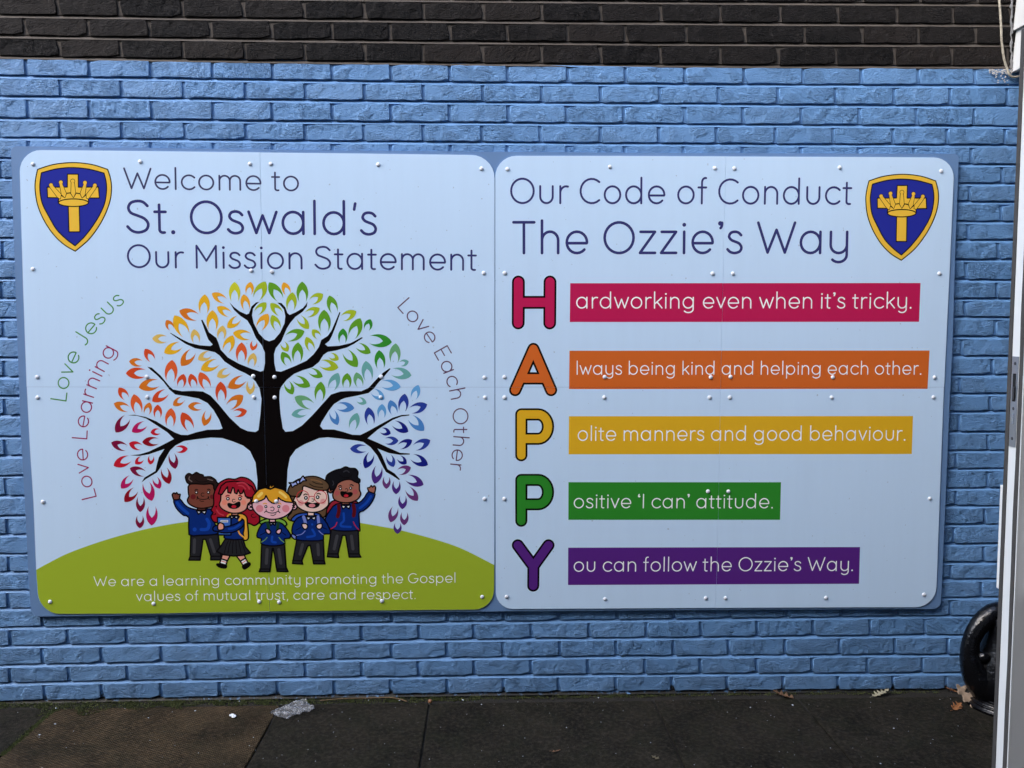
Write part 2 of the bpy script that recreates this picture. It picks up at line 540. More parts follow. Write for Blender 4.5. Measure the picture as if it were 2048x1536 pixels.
for j in range(-3, 34):
    l = wall(15, LJ[j] if j >= 0 else LJd[j])[1]
    r = wall(1955, RJ[j] if j >= 0 else RJd[j])[1]
    mm = MJ.get(j, MJd.get(j))
    c = wall(1000, mm)[1] if mm is not None else (l + r) / 2 + 0.002
    ZJ[j] = (l, c, r)
top3 = ZJ[-3]
for j in range(-4, -34, -1):
    ZJ[j] = tuple(t + 0.0755 * (-3 - j) for t in top3)
bot3 = ZJ[33]
ZJ[34] = tuple(t - 0.075 for t in bot3)
def zj(j, X):
    a, b, c = ZJ[j]
    x0, x1, x2 = XS3
    X = max(x0 - 0.3, min(x2 + 0.3, X))
    return a * (X - x1) * (X - x2) / ((x0 - x1) * (x0 - x2)) + b * (X - x0) * (X - x2) / ((x1 - x0) * (x1 - x2)) + c * (X - x0) * (X - x1) / ((x2 - x0) * (x2 - x1))
ET = [53,179.4,302.5,425.5,545.8,664.7,782.5,899.8,1015,1135.6,1250.8,1369.7,1488,1606,1722.2,1835.7,1949.5]
EB = [89.5,204,323,439.8,556,668.8,781.8,894.3,1007,1116.8,1230.9,1343,1452.9,1565,1674.4,1783.7,1890.4]
OT = [None,122.4,244.4,369,492,611.8,729.6,847.5,966.4,1084.3,1201.9,1320,1437.5,1555.8,1671,1787.8,1900,2014]
OB = [18.8+9,137.4,254.6,375.3,495.6,610.7,723.4,836.5,947.6,1061,1174.5,1288.3,1399,1511,1622,1732.5,1842.5,1952]
ete = [wall(x, 138)[0] for x in ET]
ebe = [wall(x, 1385)[0] for x in EB]
ote = [wall(x, 178)[0] if x is not None else None for x in OT]
obe = [wall(x, 1350)[0] for x in OB]
ote[0] = ote[1] - 0.225
obe[0] = obe[1] - 0.225
NL, NR = 7, 10
def ext(a):
    return [a[0] - 0.225 * k for k in range(NL, 0, -1)] + list(a) + [a[-1] + 0.225 * k for k in range(1, NR)]
ete, ebe, ote, obe = ext(ete), ext(ebe), ext(ote), ext(obe)
def perps(j):
    t = min(1, max(0, j / 32.0))
    a, b = (ete, ebe) if j % 2 == 0 else (ote, obe)
    rr = random.Random(j * 13 + 5)
    jit = 0.0 if j in (0, 32, 1, 31) else 0.004
    if j < 0:
        jit = 0.003
    return [x * (1 - t) + y * t + rr.uniform(-jit, jit) for x, y in zip(a, b)]

# unit bricks, worn edges; ring of points on the face edge
def brick_mesh(name, L_, H_, seed, proud):
    rr = random.Random(seed)
    nx, nz = 7, 2
    pts = []
    cr = rr.uniform(0.004, 0.010)
    def along(n, a, b):
        return [(a[0] + (b[0] - a[0]) * k / n, a[1] + (b[1] - a[1]) * k / n) for k in range(n)]
    x0, x1, z0, z1 = -L_ / 2, L_ / 2, -H_ / 2, H_ / 2
    base = []
    cs = [rr.choice((0.002, 0.003, 0.003, 0.004, 0.009)) for _ in range(4)]
    base += along(nx, (x0 + cs[0], z0), (x1 - cs[1], z0)) + along(nz, (x1, z0 + cs[1]), (x1, z1 - cs[2])) + along(nx, (x1 - cs[2], z1), (x0 + cs[3], z1)) + along(nz, (x0, z1 - cs[3]), (x0, z0 + cs[0]))
    ph = rr.uniform(0, 6)
    base = [(x + rr.uniform(-0.0010, 0.0010), z + rr.uniform(-0.0016, 0.0016) + 0.0009 * math.sin(x * 26 + ph)) for x, z in base]
    n = len(base)
    def ring(ins, y, jit):
        out = []
        for x, z in base:
            lx = max(-1, min(1, x / (L_ / 2)))
            lz = max(-1, min(1, z / (H_ / 2)))
            out.append((x - ins * (lx if abs(lx) > 0.9 else lx * 0.3), y + rr.uniform(-jit, jit), z - ins * (lz if abs(lz) > 0.6 else lz * 0.4)))
        return out
    V = ring(0, 0.045, 0) + ring(0.0, -0.45 * proud, 0.0003) + ring(0.0008, -0.88 * proud, 0.0004) + ring(0.0030, -1.04 * proud, 0.0005)
    F = []
    for k in range(3):
        for i in range(n):
            j = (i + 1) % n
            F.append((k * n + i, k * n + j, (k + 1) * n + j, (k + 1) * n + i))
    c0 = len(V)
    # middle ridge of four points for a not quite flat face
    for k in range(4):
        V.append((x0 + L_ * (0.14 + 0.24 * k), -1.05 * proud - rr.uniform(-0.0005, 0.0007), rr.uniform(-0.006, 0.006)))
    top = 3 * n
    def nearest(i):
        x = V[top + i][0]
        return c0 + min(range(4), key=lambda k: abs(V[c0 + k][0] - x))
    for i in range(n):
        j = (i + 1) % n
        a, b = nearest(i), nearest(j)
        F.append((top + i, top + j, b))
        if a != b:
            F.append((top + i, b, a))
    return V, F
VAR = {}
def brick_data(cls, k, paint):
    key = (cls, k, paint)
    if key not in VAR:
        Lb = cls / 1000.0
        V, F = brick_mesh('brick', Lb, 0.0615, cls * 31 + k * 7 + (500 if paint else 0), 0.0044 if paint else 0.0042)
        me = bpy.data.meshes.new('brick')
        me.from_pydata(V, [], F)
        me.polygons.foreach_set('use_smooth', [k < 54 for k in range(len(F))])
        me.materials.append(M_PB if paint else M_BB)
        me.update()
        VAR[key] = me
    return VAR[key]

BW = [wall(x, y) for x, y in ((40, 330), (1895, 340), (80, 1200), (1870, 1195))]
bx0, bx1 = BW[0][0] + 0.04, min(BW[1][0], BW[3][0]) - 0.04
bz0, bz1 = BW[2][1] + 0.03, BW[0][1] - 0.03
wall_e = empty('brick_wall', (1.7, 0.0, 0.0), 'brick wall painted cornflower blue below bare near-black bricks, behind the two signs', 'wall')
wl = Vector((1.7, 0, 0))
far_V, far_F = {True: [], False: []}, {True: [], False: []}
Xfr0, Xfr1 = wall(0, 700)[0] - 0.10, wall(2040, 100)[0] + 0.02
CLAD_X = wall(2031, 100)[0]
CLAD_Z = wall(2031, 146)[1]
WALL_X1 = CLAD_X + 1.75
nb = 0
for j in range(-30, 33):
    P = perps(j)
    paint = j >= 0
    for i in range(len(P) - 1):
        a, b = P[i] + 0.0054, P[i + 1] - 0.0054
        if a > WALL_X1:
            continue
        xm = (a + b) / 2
        zt, zb = zj(j, xm), zj(j + 1, xm)
        if a > bx0 and b < bx1 and zt < bz1 and zb > bz0:
            continue
        H_ = zt - zb - 0.0135
        zm = (zt + zb) / 2
        infr = b > Xfr0 and a < Xfr1 and j >= -4
        rr = random.Random(j * 77 + i)
        cls = int(round((b - a) * 500)) * 2
        slope = math.atan2(zj(j, b) - zj(j, a), b - a)
        y = rr.uniform(-0.0012, 0.0012)
        flip = rr.random() < 0.5
        if infr:
            me = brick_data(cls, rr.randrange(2), paint)
            o = bpy.data.objects.new('painted_brick' if paint else 'bare_brick', me)
            COL.objects.link(o)
            o.parent = wall_e
            o.location = Vector((xm, y, zm)) - wl
            o.rotation_euler = (rr.uniform(-0.008, 0.008), -slope + rr.uniform(-0.004, 0.004), rr.uniform(-0.006, 0.006))
            o.scale = ((b - a) / (cls / 1000.0), 1, H_ / 0.0615)
            nb += 1
        else:
            V, F = brick_mesh('b', b - a, H_, 900 + (j * 31 + i) % 17, 0.0058)
            k0 = len(far_V[paint])
            far_V[paint] += [(v[0] + xm - 1.7, v[1] + y, v[2] + zm) for v in V]
            far_F[paint] += [tuple(q + k0 for q in f) for f in F]
for pt in (True, False):
    o = mesh_obj('painted_bricks_beyond' if pt else 'bare_bricks_beyond', far_V[pt], far_F[pt], M_PB if pt else M_BB, wall_e, True)
    o['kind'] = 'stuff'
# mortar: weather-struck joints, recessed at the top of each joint and flush at its foot
def mortar(name, j0, j1, mat, xa, xb):
    xs = np.linspace(xa, xb, 30)
    V, F = [], []
    prof = []
    for j in range(j0, j1 + 1):
        prof += [(j, 0.0090, 0.0020), (j, 0.0074, 0.0070), (j, 0.0044, 0.0042), (j, -0.0066, -0.0036), (j, -0.0092, 0.0016)]
    rs = np.random.RandomState(5)
    for x in xs:
        for j, dz, y in prof:
            V.append((x - 1.7, y + (rs.rand() - 0.5) * 0.0014, zj(j, x) + dz))
    n = len(prof)
    for i in range(len(xs) - 1):
        for k in range(n - 1):
            F.append((i * n + k, i * n + k + 1, (i + 1) * n + k + 1, (i + 1) * n + k))
    o = mesh_obj(name, V, F, mat, wall_e)
    return o
XW0 = perps(0)[0]
mortar('painted_mortar', 0, 34, M_PM, XW0, WALL_X1)
mo = mortar('bare_mortar', -29, 0, M_BM, XW0, WALL_X1)
for v in mo.data.vertices:       # bare bed joint laid just in front of the top painted joint
    v.co.y -= 0.0008
print('bricks', nb)
# solid wall body behind the facing
box_obj('wall_core', (XW0 - 1.7, WALL_X1 - 1.7, 0.046, 0.24, -0.1, zj(-29, 1.7)), M_BM, wall_e)

# ================================================================== SIGNS
def mat_board():
    m, nt, p = newmat('painted_board')
    geo = N(nt, 'ShaderNodeNewGeometry')
    pos = geo.outputs['Position']
    n = noise(nt, pos, 6, 4, 0.6)
    L(nt, mixc(nt, n, (0.120, 0.225, 0.415), (0.150, 0.265, 0.475)), p.inputs['Base Color'])
    p.inputs['Roughness'].default_value = 0.4
    L(nt, bump(nt, noise(nt, pos, 150, 3, 0.6), 0.001, 0.5), p.inputs['Normal'])
    return m
M_BOARD = mat_board()
YB = -0.019      # board front
YP = -0.0225     # sheet front
def S(px, py):
    return wall(px, py, YP)
def SP(pts):
    return [S(*p) for p in pts]
def extrude_poly(name, pts, y_front, y_back, mat, parent, bev=0.0):
    """slab with a given outline (x,z), real thickness"""
    if area(pts) < 0:
        pts = pts[::-1]
    n = len(pts)
    bm = bmesh.new()
    fr = [bm.verts.new((x, y_front, z)) for x, z in pts]
    bk = [bm.verts.new((x, y_back, z)) for x, z in pts]
    ff = bm.faces.new(fr)
    bm.faces.new(bk[::-1])
    for i in range(n):
        j = (i + 1) % n
        bm.faces.new((fr[j], fr[i], bk[i], bk[j]))
    bmesh.ops.recalc_face_normals(bm, faces=bm.faces[:])
    if bev:
        ed = [e for e in ff.edges]
        bmesh.ops.bevel(bm, geom=ed, offset=bev, segments=2, affect='EDGES')
    me = bpy.data.meshes.new(name)
    bm.to_mesh(me)
    bm.free()
    o = bpy.data.objects.new(name, me)
    me.materials.append(mat)
    COL.objects.link(o)
    o.parent = parent
    return o
def corner(c, a, b, r, n=7):
    """rounded corner at c between directions to a and b, in px"""
    c, a, b = Vector(c), Vector(a), Vector(b)
    u, v = (a - c).normalized(), (b - c).normalized()
    p0, p1 = c + u * r, c + v * r
    out = []
    for k in range(n + 1):
        t = k / n
        # circular-ish: rational quadratic
        w_ = 0.7071
        den = (1 - t) ** 2 + 2 * w_ * t * (1 - t) + t * t
        out.append(tuple(((1 - t) ** 2 * p0 + 2 * w_ * t * (1 - t) * c + t * t * p1) / den))
    return out
def outline(nodes):
    """nodes: (x, y, r) in px"""
    out = []
    n = len(nodes)
    for i, (x, y, r) in enumerate(nodes):
        if r:
            out += corner((x, y), nodes[i - 1][:2], nodes[(i + 1) % n][:2], r)
        else:
            out.append((x, y))
    return out

board_px = outline([(21, 292, 12), (350, 296.5, 0), (700, 300.8, 0), (1000, 303.5, 0), (1380, 306, 0), (1918.5, 307.5, 10), (1911, 500, 0), (1905.8, 690, 0), (1900, 800, 0), (1889, 1060, 0), (1882, 1218.5, 16),
                    (1500, 1219.8, 0), (1200, 1222, 0), (970, 1223.6, 0), (540, 1227, 0), (300, 1231, 0), (62, 1233.8, 16), (56, 1145, 0), (50.5, 1030, 0), (41, 860, 0), (36, 730, 0), (31.5, 600, 0), (25.5, 430, 0)])
bb = extrude_poly('backing_board', [wall(x, y, YB) for x, y in board_px], YB, -0.0062, M_BOARD, None, 0.0015)
tag(bb, 'long flat blue-painted board fixed to the brick wall, showing as a rim around both signs', 'board')

sgL = empty('sign', (0, 0, 0), 'white left-hand sign headed Welcome to St. Oswald\'s, with a rainbow-leaved tree and five schoolchildren', 'sign')
sgR = empty('sign', (0, 0, 0), 'white right-hand sign headed Our Code of Conduct, with the big coloured letters HAPPY', 'sign')

G = 0.16
# left sign quadrants; seam at x 520..540 and y 774
LP_ = [
    outline([(38.2, 299.5, 44), (300, 302.2, 0), (520 - G, 304.6, 0), (523.5 - G, 500, 0), (527 - G, 774.1, 0), (300, 774.1, 0), (53.2, 773.6, 0), (46, 570, 0)]),
    outline([(520 + G, 304.9, 0), (700, 306.6, 0), (989.2, 310.5, 46), (989.2, 600, 0), (989.2, 774.2, 0), (527 + G, 774.3, 0), (523.5 + G, 500, 0)]),
    outline([(53.6, 774.0, 0), (300, 774.5, 0), (527 - G, 774.6, 0), (534 - G, 1000, 0), (539.5 - G, 1223.4, 0), (304, 1227.2, 0), (77.8, 1228.2, 42), (72.3, 1139, 0), (66.8, 1003, 0), (60, 900, 0)]),
    outline([(527 + G, 774.7, 0), (989.2, 774.6, 0), (989.0, 1000, 0), (988.6, 1219.0, 40), (760, 1221, 0), (539.5 + G, 1222.6, 0), (534 + G, 1000, 0)])]
RP_ = [
    outline([(990.6, 311.5, 42), (1220, 311.6, 0), (1452 - G, 312.6, 0), (1444 - G, 644, 0), (1441.5 - G, 774.3, 0), (1200, 774.2, 0), (990.6, 774.2, 0)]),
    outline([(1452 + G, 312.8, 0), (1650, 313.6, 0), (1909.2, 315.0, 42), (1899, 550, 0), (1888.3, 774.2, 0), (1441.5 + G, 774.3, 0), (1444 + G, 644, 0)]),
    outline([(990.6, 774.6, 0), (1441.3 - G, 774.7, 0), (1436.5 - G, 1030, 0), (1431.5 - G, 1215.6, 0), (1200, 1217.2, 0), (991.8, 1218.2, 34), (991, 1000, 0)]),
    outline([(1441.3 + G, 774.7, 0), (1887.8, 774.6, 0), (1880, 985, 0), (1871.6, 1214.2, 40), (1640, 1214.9, 0), (1431.5 + G, 1215.8, 0), (1436.5 + G, 1030, 0)])]
for sg, quads in ((sgL, LP_), (sgR, RP_)):
    for q, pts in enumerate(quads):
        dy = (-0.0003, 0.0, 0.0002, -0.0001)[q]
        extrude_poly('sign_sheet', [wall(x, y, YP) for x, y in pts], YP + dy * 0 , YB - 0.0002, M_SHEET, sg, 0.0004)

# seams cut through the print
SEAM_L = [(519.8, 296), (520.2, 296), (523.7, 500), (527.2, 774), (534.2, 1000), (539.8, 1230), (539.4, 1230), (533.8, 1000), (526.8, 774), (523.3, 500)]
SEAM_LH = [(40, 773.7), (300, 774.2), (527, 774.3), (1000, 774.2), (1000, 774.6), (527, 774.7), (300, 774.6), (40, 774.1)]
SEAM_R = [(1451.8, 300), (1452.2, 300), (1444.2, 644), (1441.5, 774), (1436.7, 1030), (1431.6, 1222), (1431.2, 1222), (1436.3, 1030), (1441.1, 774), (1443.8, 644)]
SEAM_RH = [(980, 774.1), (1441, 774.3), (1900, 774.2), (1900, 774.6), (1441, 774.7), (980, 774.5)]
CUT_L = (None, [SP(SEAM_L), SP(SEAM_LH)])
CUT_R = (None, [SP(SEAM_R), SP(SEAM_RH)])
Y1 = YP - 0.0002
Y2 = YP - 0.0004

# ---- hill
hill_top = [(72.4, 1139.5), (100, 1124.5), (140, 1105), (211, 1080), (280, 1061), (333, 1050), (376, 1043.5), (450, 1036), (530, 1033), (620, 1035), (680, 1040), (721.5, 1046), (784.6, 1057), (802, 1060.6), (870.5, 1079), (924, 1097.6), (988.6, 1130)]
hill_bot = outline([(988.4, 1130, 0), (988.2, 1218.6, 39.6), (760, 1220.6, 0), (540, 1222.4, 0), (304, 1226.8, 0), (78.2, 1227.8, 41.6), (72.8, 1141, 0)])
flat_obj('hill_print', [('hill', [SP(catmull(hill_top) + hill_bot[1:-1])]), CUT_L], Y1, sgL)

# ---- tree
TR = [(514,985),(515,960),(511,925),(500,902),(486,891),(466,883),(444,876),(422,875),(393,878.4),(368,882),(350.6,891),(340,901),(331.6,915.8),(321,935),(314,945),(292,958),(283,965),
(289,955),(311,942),(314,927.5),(318,914),(329,898),(298,908.5),(280,911.7),(260,910.6),(280,908.5),(298,903),(321,892),(348,878),(334.5,864.5),(312.5,850),(292,837),(274,831.5),(255,830.5),
(268.6,829.4),(292,834),(312.5,842.5),(334.5,856),(349,864.5),(362,869.6),(375.5,870),(393,864.5),(415,859.4),(438.5,859),(445,857),(438.5,839.6),(427,820),(415,806),(397.5,797),(371,792),(350.6,789),(339,779.5),(327,763.4),(312.5,749),(301.5,740),(294.5,733.4),
(303.7,735.3),(321,750.7),(339,772.6),(346,778.8),(364,782.5),(386,781.7),(406,783),(421,791),(438.5,810),(459,835),(481,855.7),(495.6,862.3),(511,864),(517,860),(521,827.6),(523,798),(519,776.5),(511,763),(502,753),(489,745.6),(478,740.8),(466.6,734.6),(449,723),(439,711),(430,704.5),(415,701),(390,696.5),(371,687.7),(353.5,676),(339.6,666),
(342,666),(364,678.5),(378.5,685.5),(400,690.6),(421,692),(425.5,689),(416.5,679),(410.7,664),(406,651),(402,640),(405,639.6),(410.7,650),(418,664.5),(432.6,675.6),(437,686),(441.4,699.4),(456,715),(478,727.5),(503,737.5),(521,743.3),(527.2,741),(530,725.8),(529.6,705),(523.7,690.6),(512,676),(501.8,652.5),(494.5,640.8),(481,632),(468,620),(459,604.6),
(468,614),(480,623),(493,628.8),(498,627),(503,613),(512,605),(518.8,603.6),(513.5,608.2),(506,617.4),(504,630.6),(507.6,646.7),(518,667),(529.6,679),(538.4,682.6),(548.6,679),(560,665.7),(569,646.7),(570.6,632),(567.7,618.8),(560,610),(554.5,605),
(563,606),(570.6,614.4),(575,626),(579.4,629.8),(591,624.7),(605.8,616),(611,610),(615,603.6),(613.8,613),(605.8,623),(591,633.5),(581,645),(573.5,657),(563,682),(551.6,696.5),(548,708),(548.6,725.8),(552,742),(562,743.4),(591,731.6),(613,721.4),(627.7,708),(638,693.5),(642.4,680),(655.6,671.6),(663,661),(670,645),(679,624),
(681,624.8),(673.6,646.7),(664,671.6),(658.5,681.8),(650,688.4),(655.6,692.8),(679,691.4),(701,686.2),(724,674.2),(725.6,676),(708,687.7),(693.7,695),(671.7,701),(655.6,703.8),(646.8,709.7),(638,724),(624.8,734.6),(605.8,740.4),(588,747.8),(573.5,759.5),(562,774),(559.4,782),(558.7,798),(561,827.6),(565.6,856.7),(571,863.6),(585.7,862),(604,851),(625.8,829.4),(644,809),(662,789),(680.5,783),(698.7,782),(722.5,782.4),(737,775.8),(751.8,759.7),(766.5,745),(779.7,736.2),
(781,737.7),(770,750.9),(756.6,765.5),(747.8,777),(737,786),(715,791),(690,796),(682.5,799),(668,808),(657.6,821),(643,844.5),(640,851.8),(646,858.8),(668,859),(685.5,863.5),(704.5,869.4),(720.6,870),(734,863.5),(763,847.4),(785,835.7),(802.6,830),(818.8,829),(818.5,831),(802.6,833),(785,840),(755.8,859),(735,876.7),(755.8,885.5),(777.7,895.7),(799.7,905.4),(819.5,907),(819.5,909),(799.7,909.6),(777.7,906),(755,897),(763,909),(770.4,926.5),(775,938),(789.5,947),(800,958.7),(798,960),(785,951.4),(772,944),(766,933.8),(754,910.4),(741,894.2),(726.5,884),(712,881),(682.5,877.4),(656,874.5),(638.6,876),(609,888.4),(591.7,898.6),(580,914.8),(575,940),(573,985)]
flat_obj('tree_print', [('trunk', [SP(TR)]), CUT_L], Y1, sgL)
tree_o = bpy.data.objects['tree_print']

# ---- leaves: (tip, middle of the open end) in the zoomed crops
def leaf_outline():
    o = [(0, 0), (0.115, 0.10), (0.215, 0.27), (0.262, 0.46), (0.262, 0.62), (0.228, 0.80), (0.150, 1.0)]
    i = [(0.172, 0.86), (0.160, 0.69), (0.108, 0.53), (0.0, 0.395)]
    oo = catmull(o, False, 2)
    ii = catmull([o[-1]] + i, False, 2)[1:]
    right = oo + ii
    left = [(-x, y) for x, y in right[1:-1]][::-1]
    return right + left
LO = leaf_outline()
LF = {
 (210, 550, 6.827): [(1770,95,1770,365,'lim2'),(1990,95,1960,270,'yor'),(1460,250,1650,360,'yor'),(1365,265,1345,530,'yel'),(1893,262,1935,480,'yor'),(1015,488,1270,580,'org'),(1530,435,1715,545,'yel'),(1468,480,1465,760,'yel'),(948,552,1110,825,'yel'),(840,615,915,745,'org'),(1670,720,1835,580,'yel'),(1610,690,1580,880,'tan'),(1215,740,1250,930,'tan'),(645,868,845,875,'tan'),(1748,790,1990,840,'yel'),(1748,825,1645,1050,'yel'),(808,1062,1040,950,'yel'),(1865,920,1860,1185,'ror'),(1270,1155,1445,1070,'tan'),(1040,1240,1205,1035,'org'),(547,1008,655,1175,'red'),(330,1178,512,1205,'org'),(285,1342,560,1340,'red'),(918,1160,890,1455,'ror'),(1310,1295,1545,1185,'yel'),(1530,1390,1700,1300,'tan'),(2010,1030,2045,900,'ror')],
 (430, 550, 6.827): [(690,90,560,330,'lim'),(740,100,895,340,'grn'),(935,100,1000,270,'yor'),(1190,90,1195,368,'grn'),(1060,235,1030,485,'lim'),(1475,260,1305,370,'lim'),(1560,280,1635,515,'grn'),(700,375,560,525,'lim'),(758,385,905,540,'lim'),(1430,455,1240,545,'lim'),(1490,475,1495,775,'grn'),(1930,495,1730,595,'lim'),(725,530,595,740,'yor'),(778,545,865,750,'lim'),(1280,735,1140,570,'lim'),(1985,590,1865,855,'grn'),(1220,765,975,865,'grn'),(1330,745,1425,860,'lim'),(1750,730,1740,930,'dgr'),(1245,845,1330,1035,'lim'),(995,1045,920,920,'lim'),(1135,920,1120,1190,'grn'),(915,1050,1010,1225,'grn'),(1690,1155,1560,1090,'lim'),(1685,1265,1430,1205,'lim'),(1945,1255,1775,1040,'grn'),(1470,1390,1285,1300,'grn'),(1300,1520,1075,1410,'grn'),(530,1065,490,1250,'tan')],
 (620, 600, 6.827): [(825,262,770,410,'dgr'),(1118,575,810,540,'dgr'),(828,725,640,615,'grn'),(1170,592,1150,860,'sag'),(943,685,965,940,'dgr'),(1347,838,1225,875,'tea'),(762,832,800,1100,'tea'),(1385,1030,1115,980,'tea'),(385,995,285,1225,'tea'),(510,998,495,1200,'grn'),(632,988,685,1185,'sag'),(150,1115,125,1375,'grn'),(1237,1185,980,1145,'lbl'),(1480,1160,1410,1355,'lbl'),(1015,1355,850,1240,'lbl'),(770,1410,645,1355,'tea'),(605,1475,365,1450,'blu'),(1295,1280,1260,1520,'roy'),(1600,1425,1370,1510,'roy'),(1095,1367,1155,1560,'blu'),(985,1420,975,1610,'lbl')],
 (480, 700, 5.4875): [(580,487,510,350,'grn'),(600,515,800,620,'sag'),(565,712,730,680,'tea')],
 (580, 780, 6.827): [(650,478,570,285,'blu'),(1068,235,1105,475,'roy'),(918,313,845,540,'tea'),(1830,555,1640,370,'blu'),(1615,572,1410,450,'nvy'),(1375,595,1235,545,'nvy'),(1480,692,1295,695,'roy'),(1668,685,1485,780,'nvy'),(1915,685,1695,790,'roy'),(820,803,1045,800,'roy'),(1022,1068,1115,860,'nvy'),(1415,1050,1345,890,'roy'),(1590,1010,1480,915,'nvy'),(1883,1025,1660,910,'nvy'),(1650,1055,1475,1125,'plm'),(1155,1280,1215,1040,'pur'),(1315,1350,1320,1180,'plm'),(1447,1423,1455,1240,'pur'),(1823,1295,1590,1195,'pur'),(1745,1512,1600,1340,'plm')],
 (690, 860, 6.98): [(800,1105,808,915,'pur'),(635,1288,705,1075,'plm'),(825,1328,830,1145,'plm'),(733,1450,735,1295,'pur')],
 (210, 740, 6.827): [(1075,55,1025,235,'red'),(1170,52,1220,235,'red'),(1295,30,1410,260,'ror'),(462,238,735,175,'org'),(190,240,300,395,'red'),(122,455,330,540,'org'),(395,330,460,590,'ror'),(612,445,565,605,'org'),(645,428,850,295,'red'),(720,473,720,655,'red'),(905,520,885,770,'ror'),(930,483,1070,390,'org'),(1133,495,1325,500,'org'),(1052,578,1175,820,'red'),(1352,762,1415,560,'org'),(1578,158,1590,425,'red'),(1680,243,1910,110,'org'),(1885,345,1680,510,'org'),(1938,558,1755,600,'red'),(1980,335,1990,150,'tan'),(145,852,310,640,'mar'),(368,845,560,730,'mag'),(622,855,755,835,'crm'),(508,985,735,970,'drd'),(85,990,300,1070,'mar'),(328,1000,503,1060,'crm'),(118,1308,345,1205,'crm'),(412,1282,515,1200,'crm'),(617,1290,637,1170,'crm'),(1130,1075,965,1085,'crm'),(962,1350,910,1140,'mar'),(340,1340,550,1420,'mar')],
 (210, 900, 8.533): [(1097,580,1005,305,'drd'),(275,655,455,460,'mag'),(335,885,530,670,'drd'),(800,868,700,550,'mag'),(938,660,850,470,'mag'),(600,1060,612,795,'mar'),(795,1288,805,955,'mag'),(593,1335,598,1115,'mar')]}
vo, tr = planar([('l', [LO])])
leaf_me = bpy.data.meshes.new('leaf')
leaf_me.from_pydata([(x, 0, y) for x, y in vo], [], [tuple(f)[::-1] for f, _ in tr])
leaf_me.materials.append(None)
leaf_me.update()
nleaf = 0
for (ox, oy, s), lst in LF.items():
    for tx, ty, mx, my, c in lst:
        T = Vector(S(ox + tx / s, oy + ty / s))
        M_ = Vector(S(ox + mx / s, oy + my / s))
        dv = M_ - T
        ln = dv.length
        px_len = math.hypot(mx - tx, my - ty) / s
        wd = ln * (1.07 if px_len > 30 else 1.20 if px_len > 24 else 1.34)
        o = bpy.data.objects.new('leaf', leaf_me)
        COL.objects.link(o)
        o.parent = tree_o
        ez = dv.normalized()
        ex = Vector((ez.y, -ez.x))
        o.matrix_local = Matrix(((ex.x * wd, 0, ez.x * ln, T.x), (0, 1, 0, Y2), (ex.y * wd, 0, ez.y * ln, T.y), (0, 0, 0, 1)))
        o.material_slots[0].link = 'OBJECT'
        o.material_slots[0].material = INK[c]
        nleaf += 1
print('leaves', nleaf)

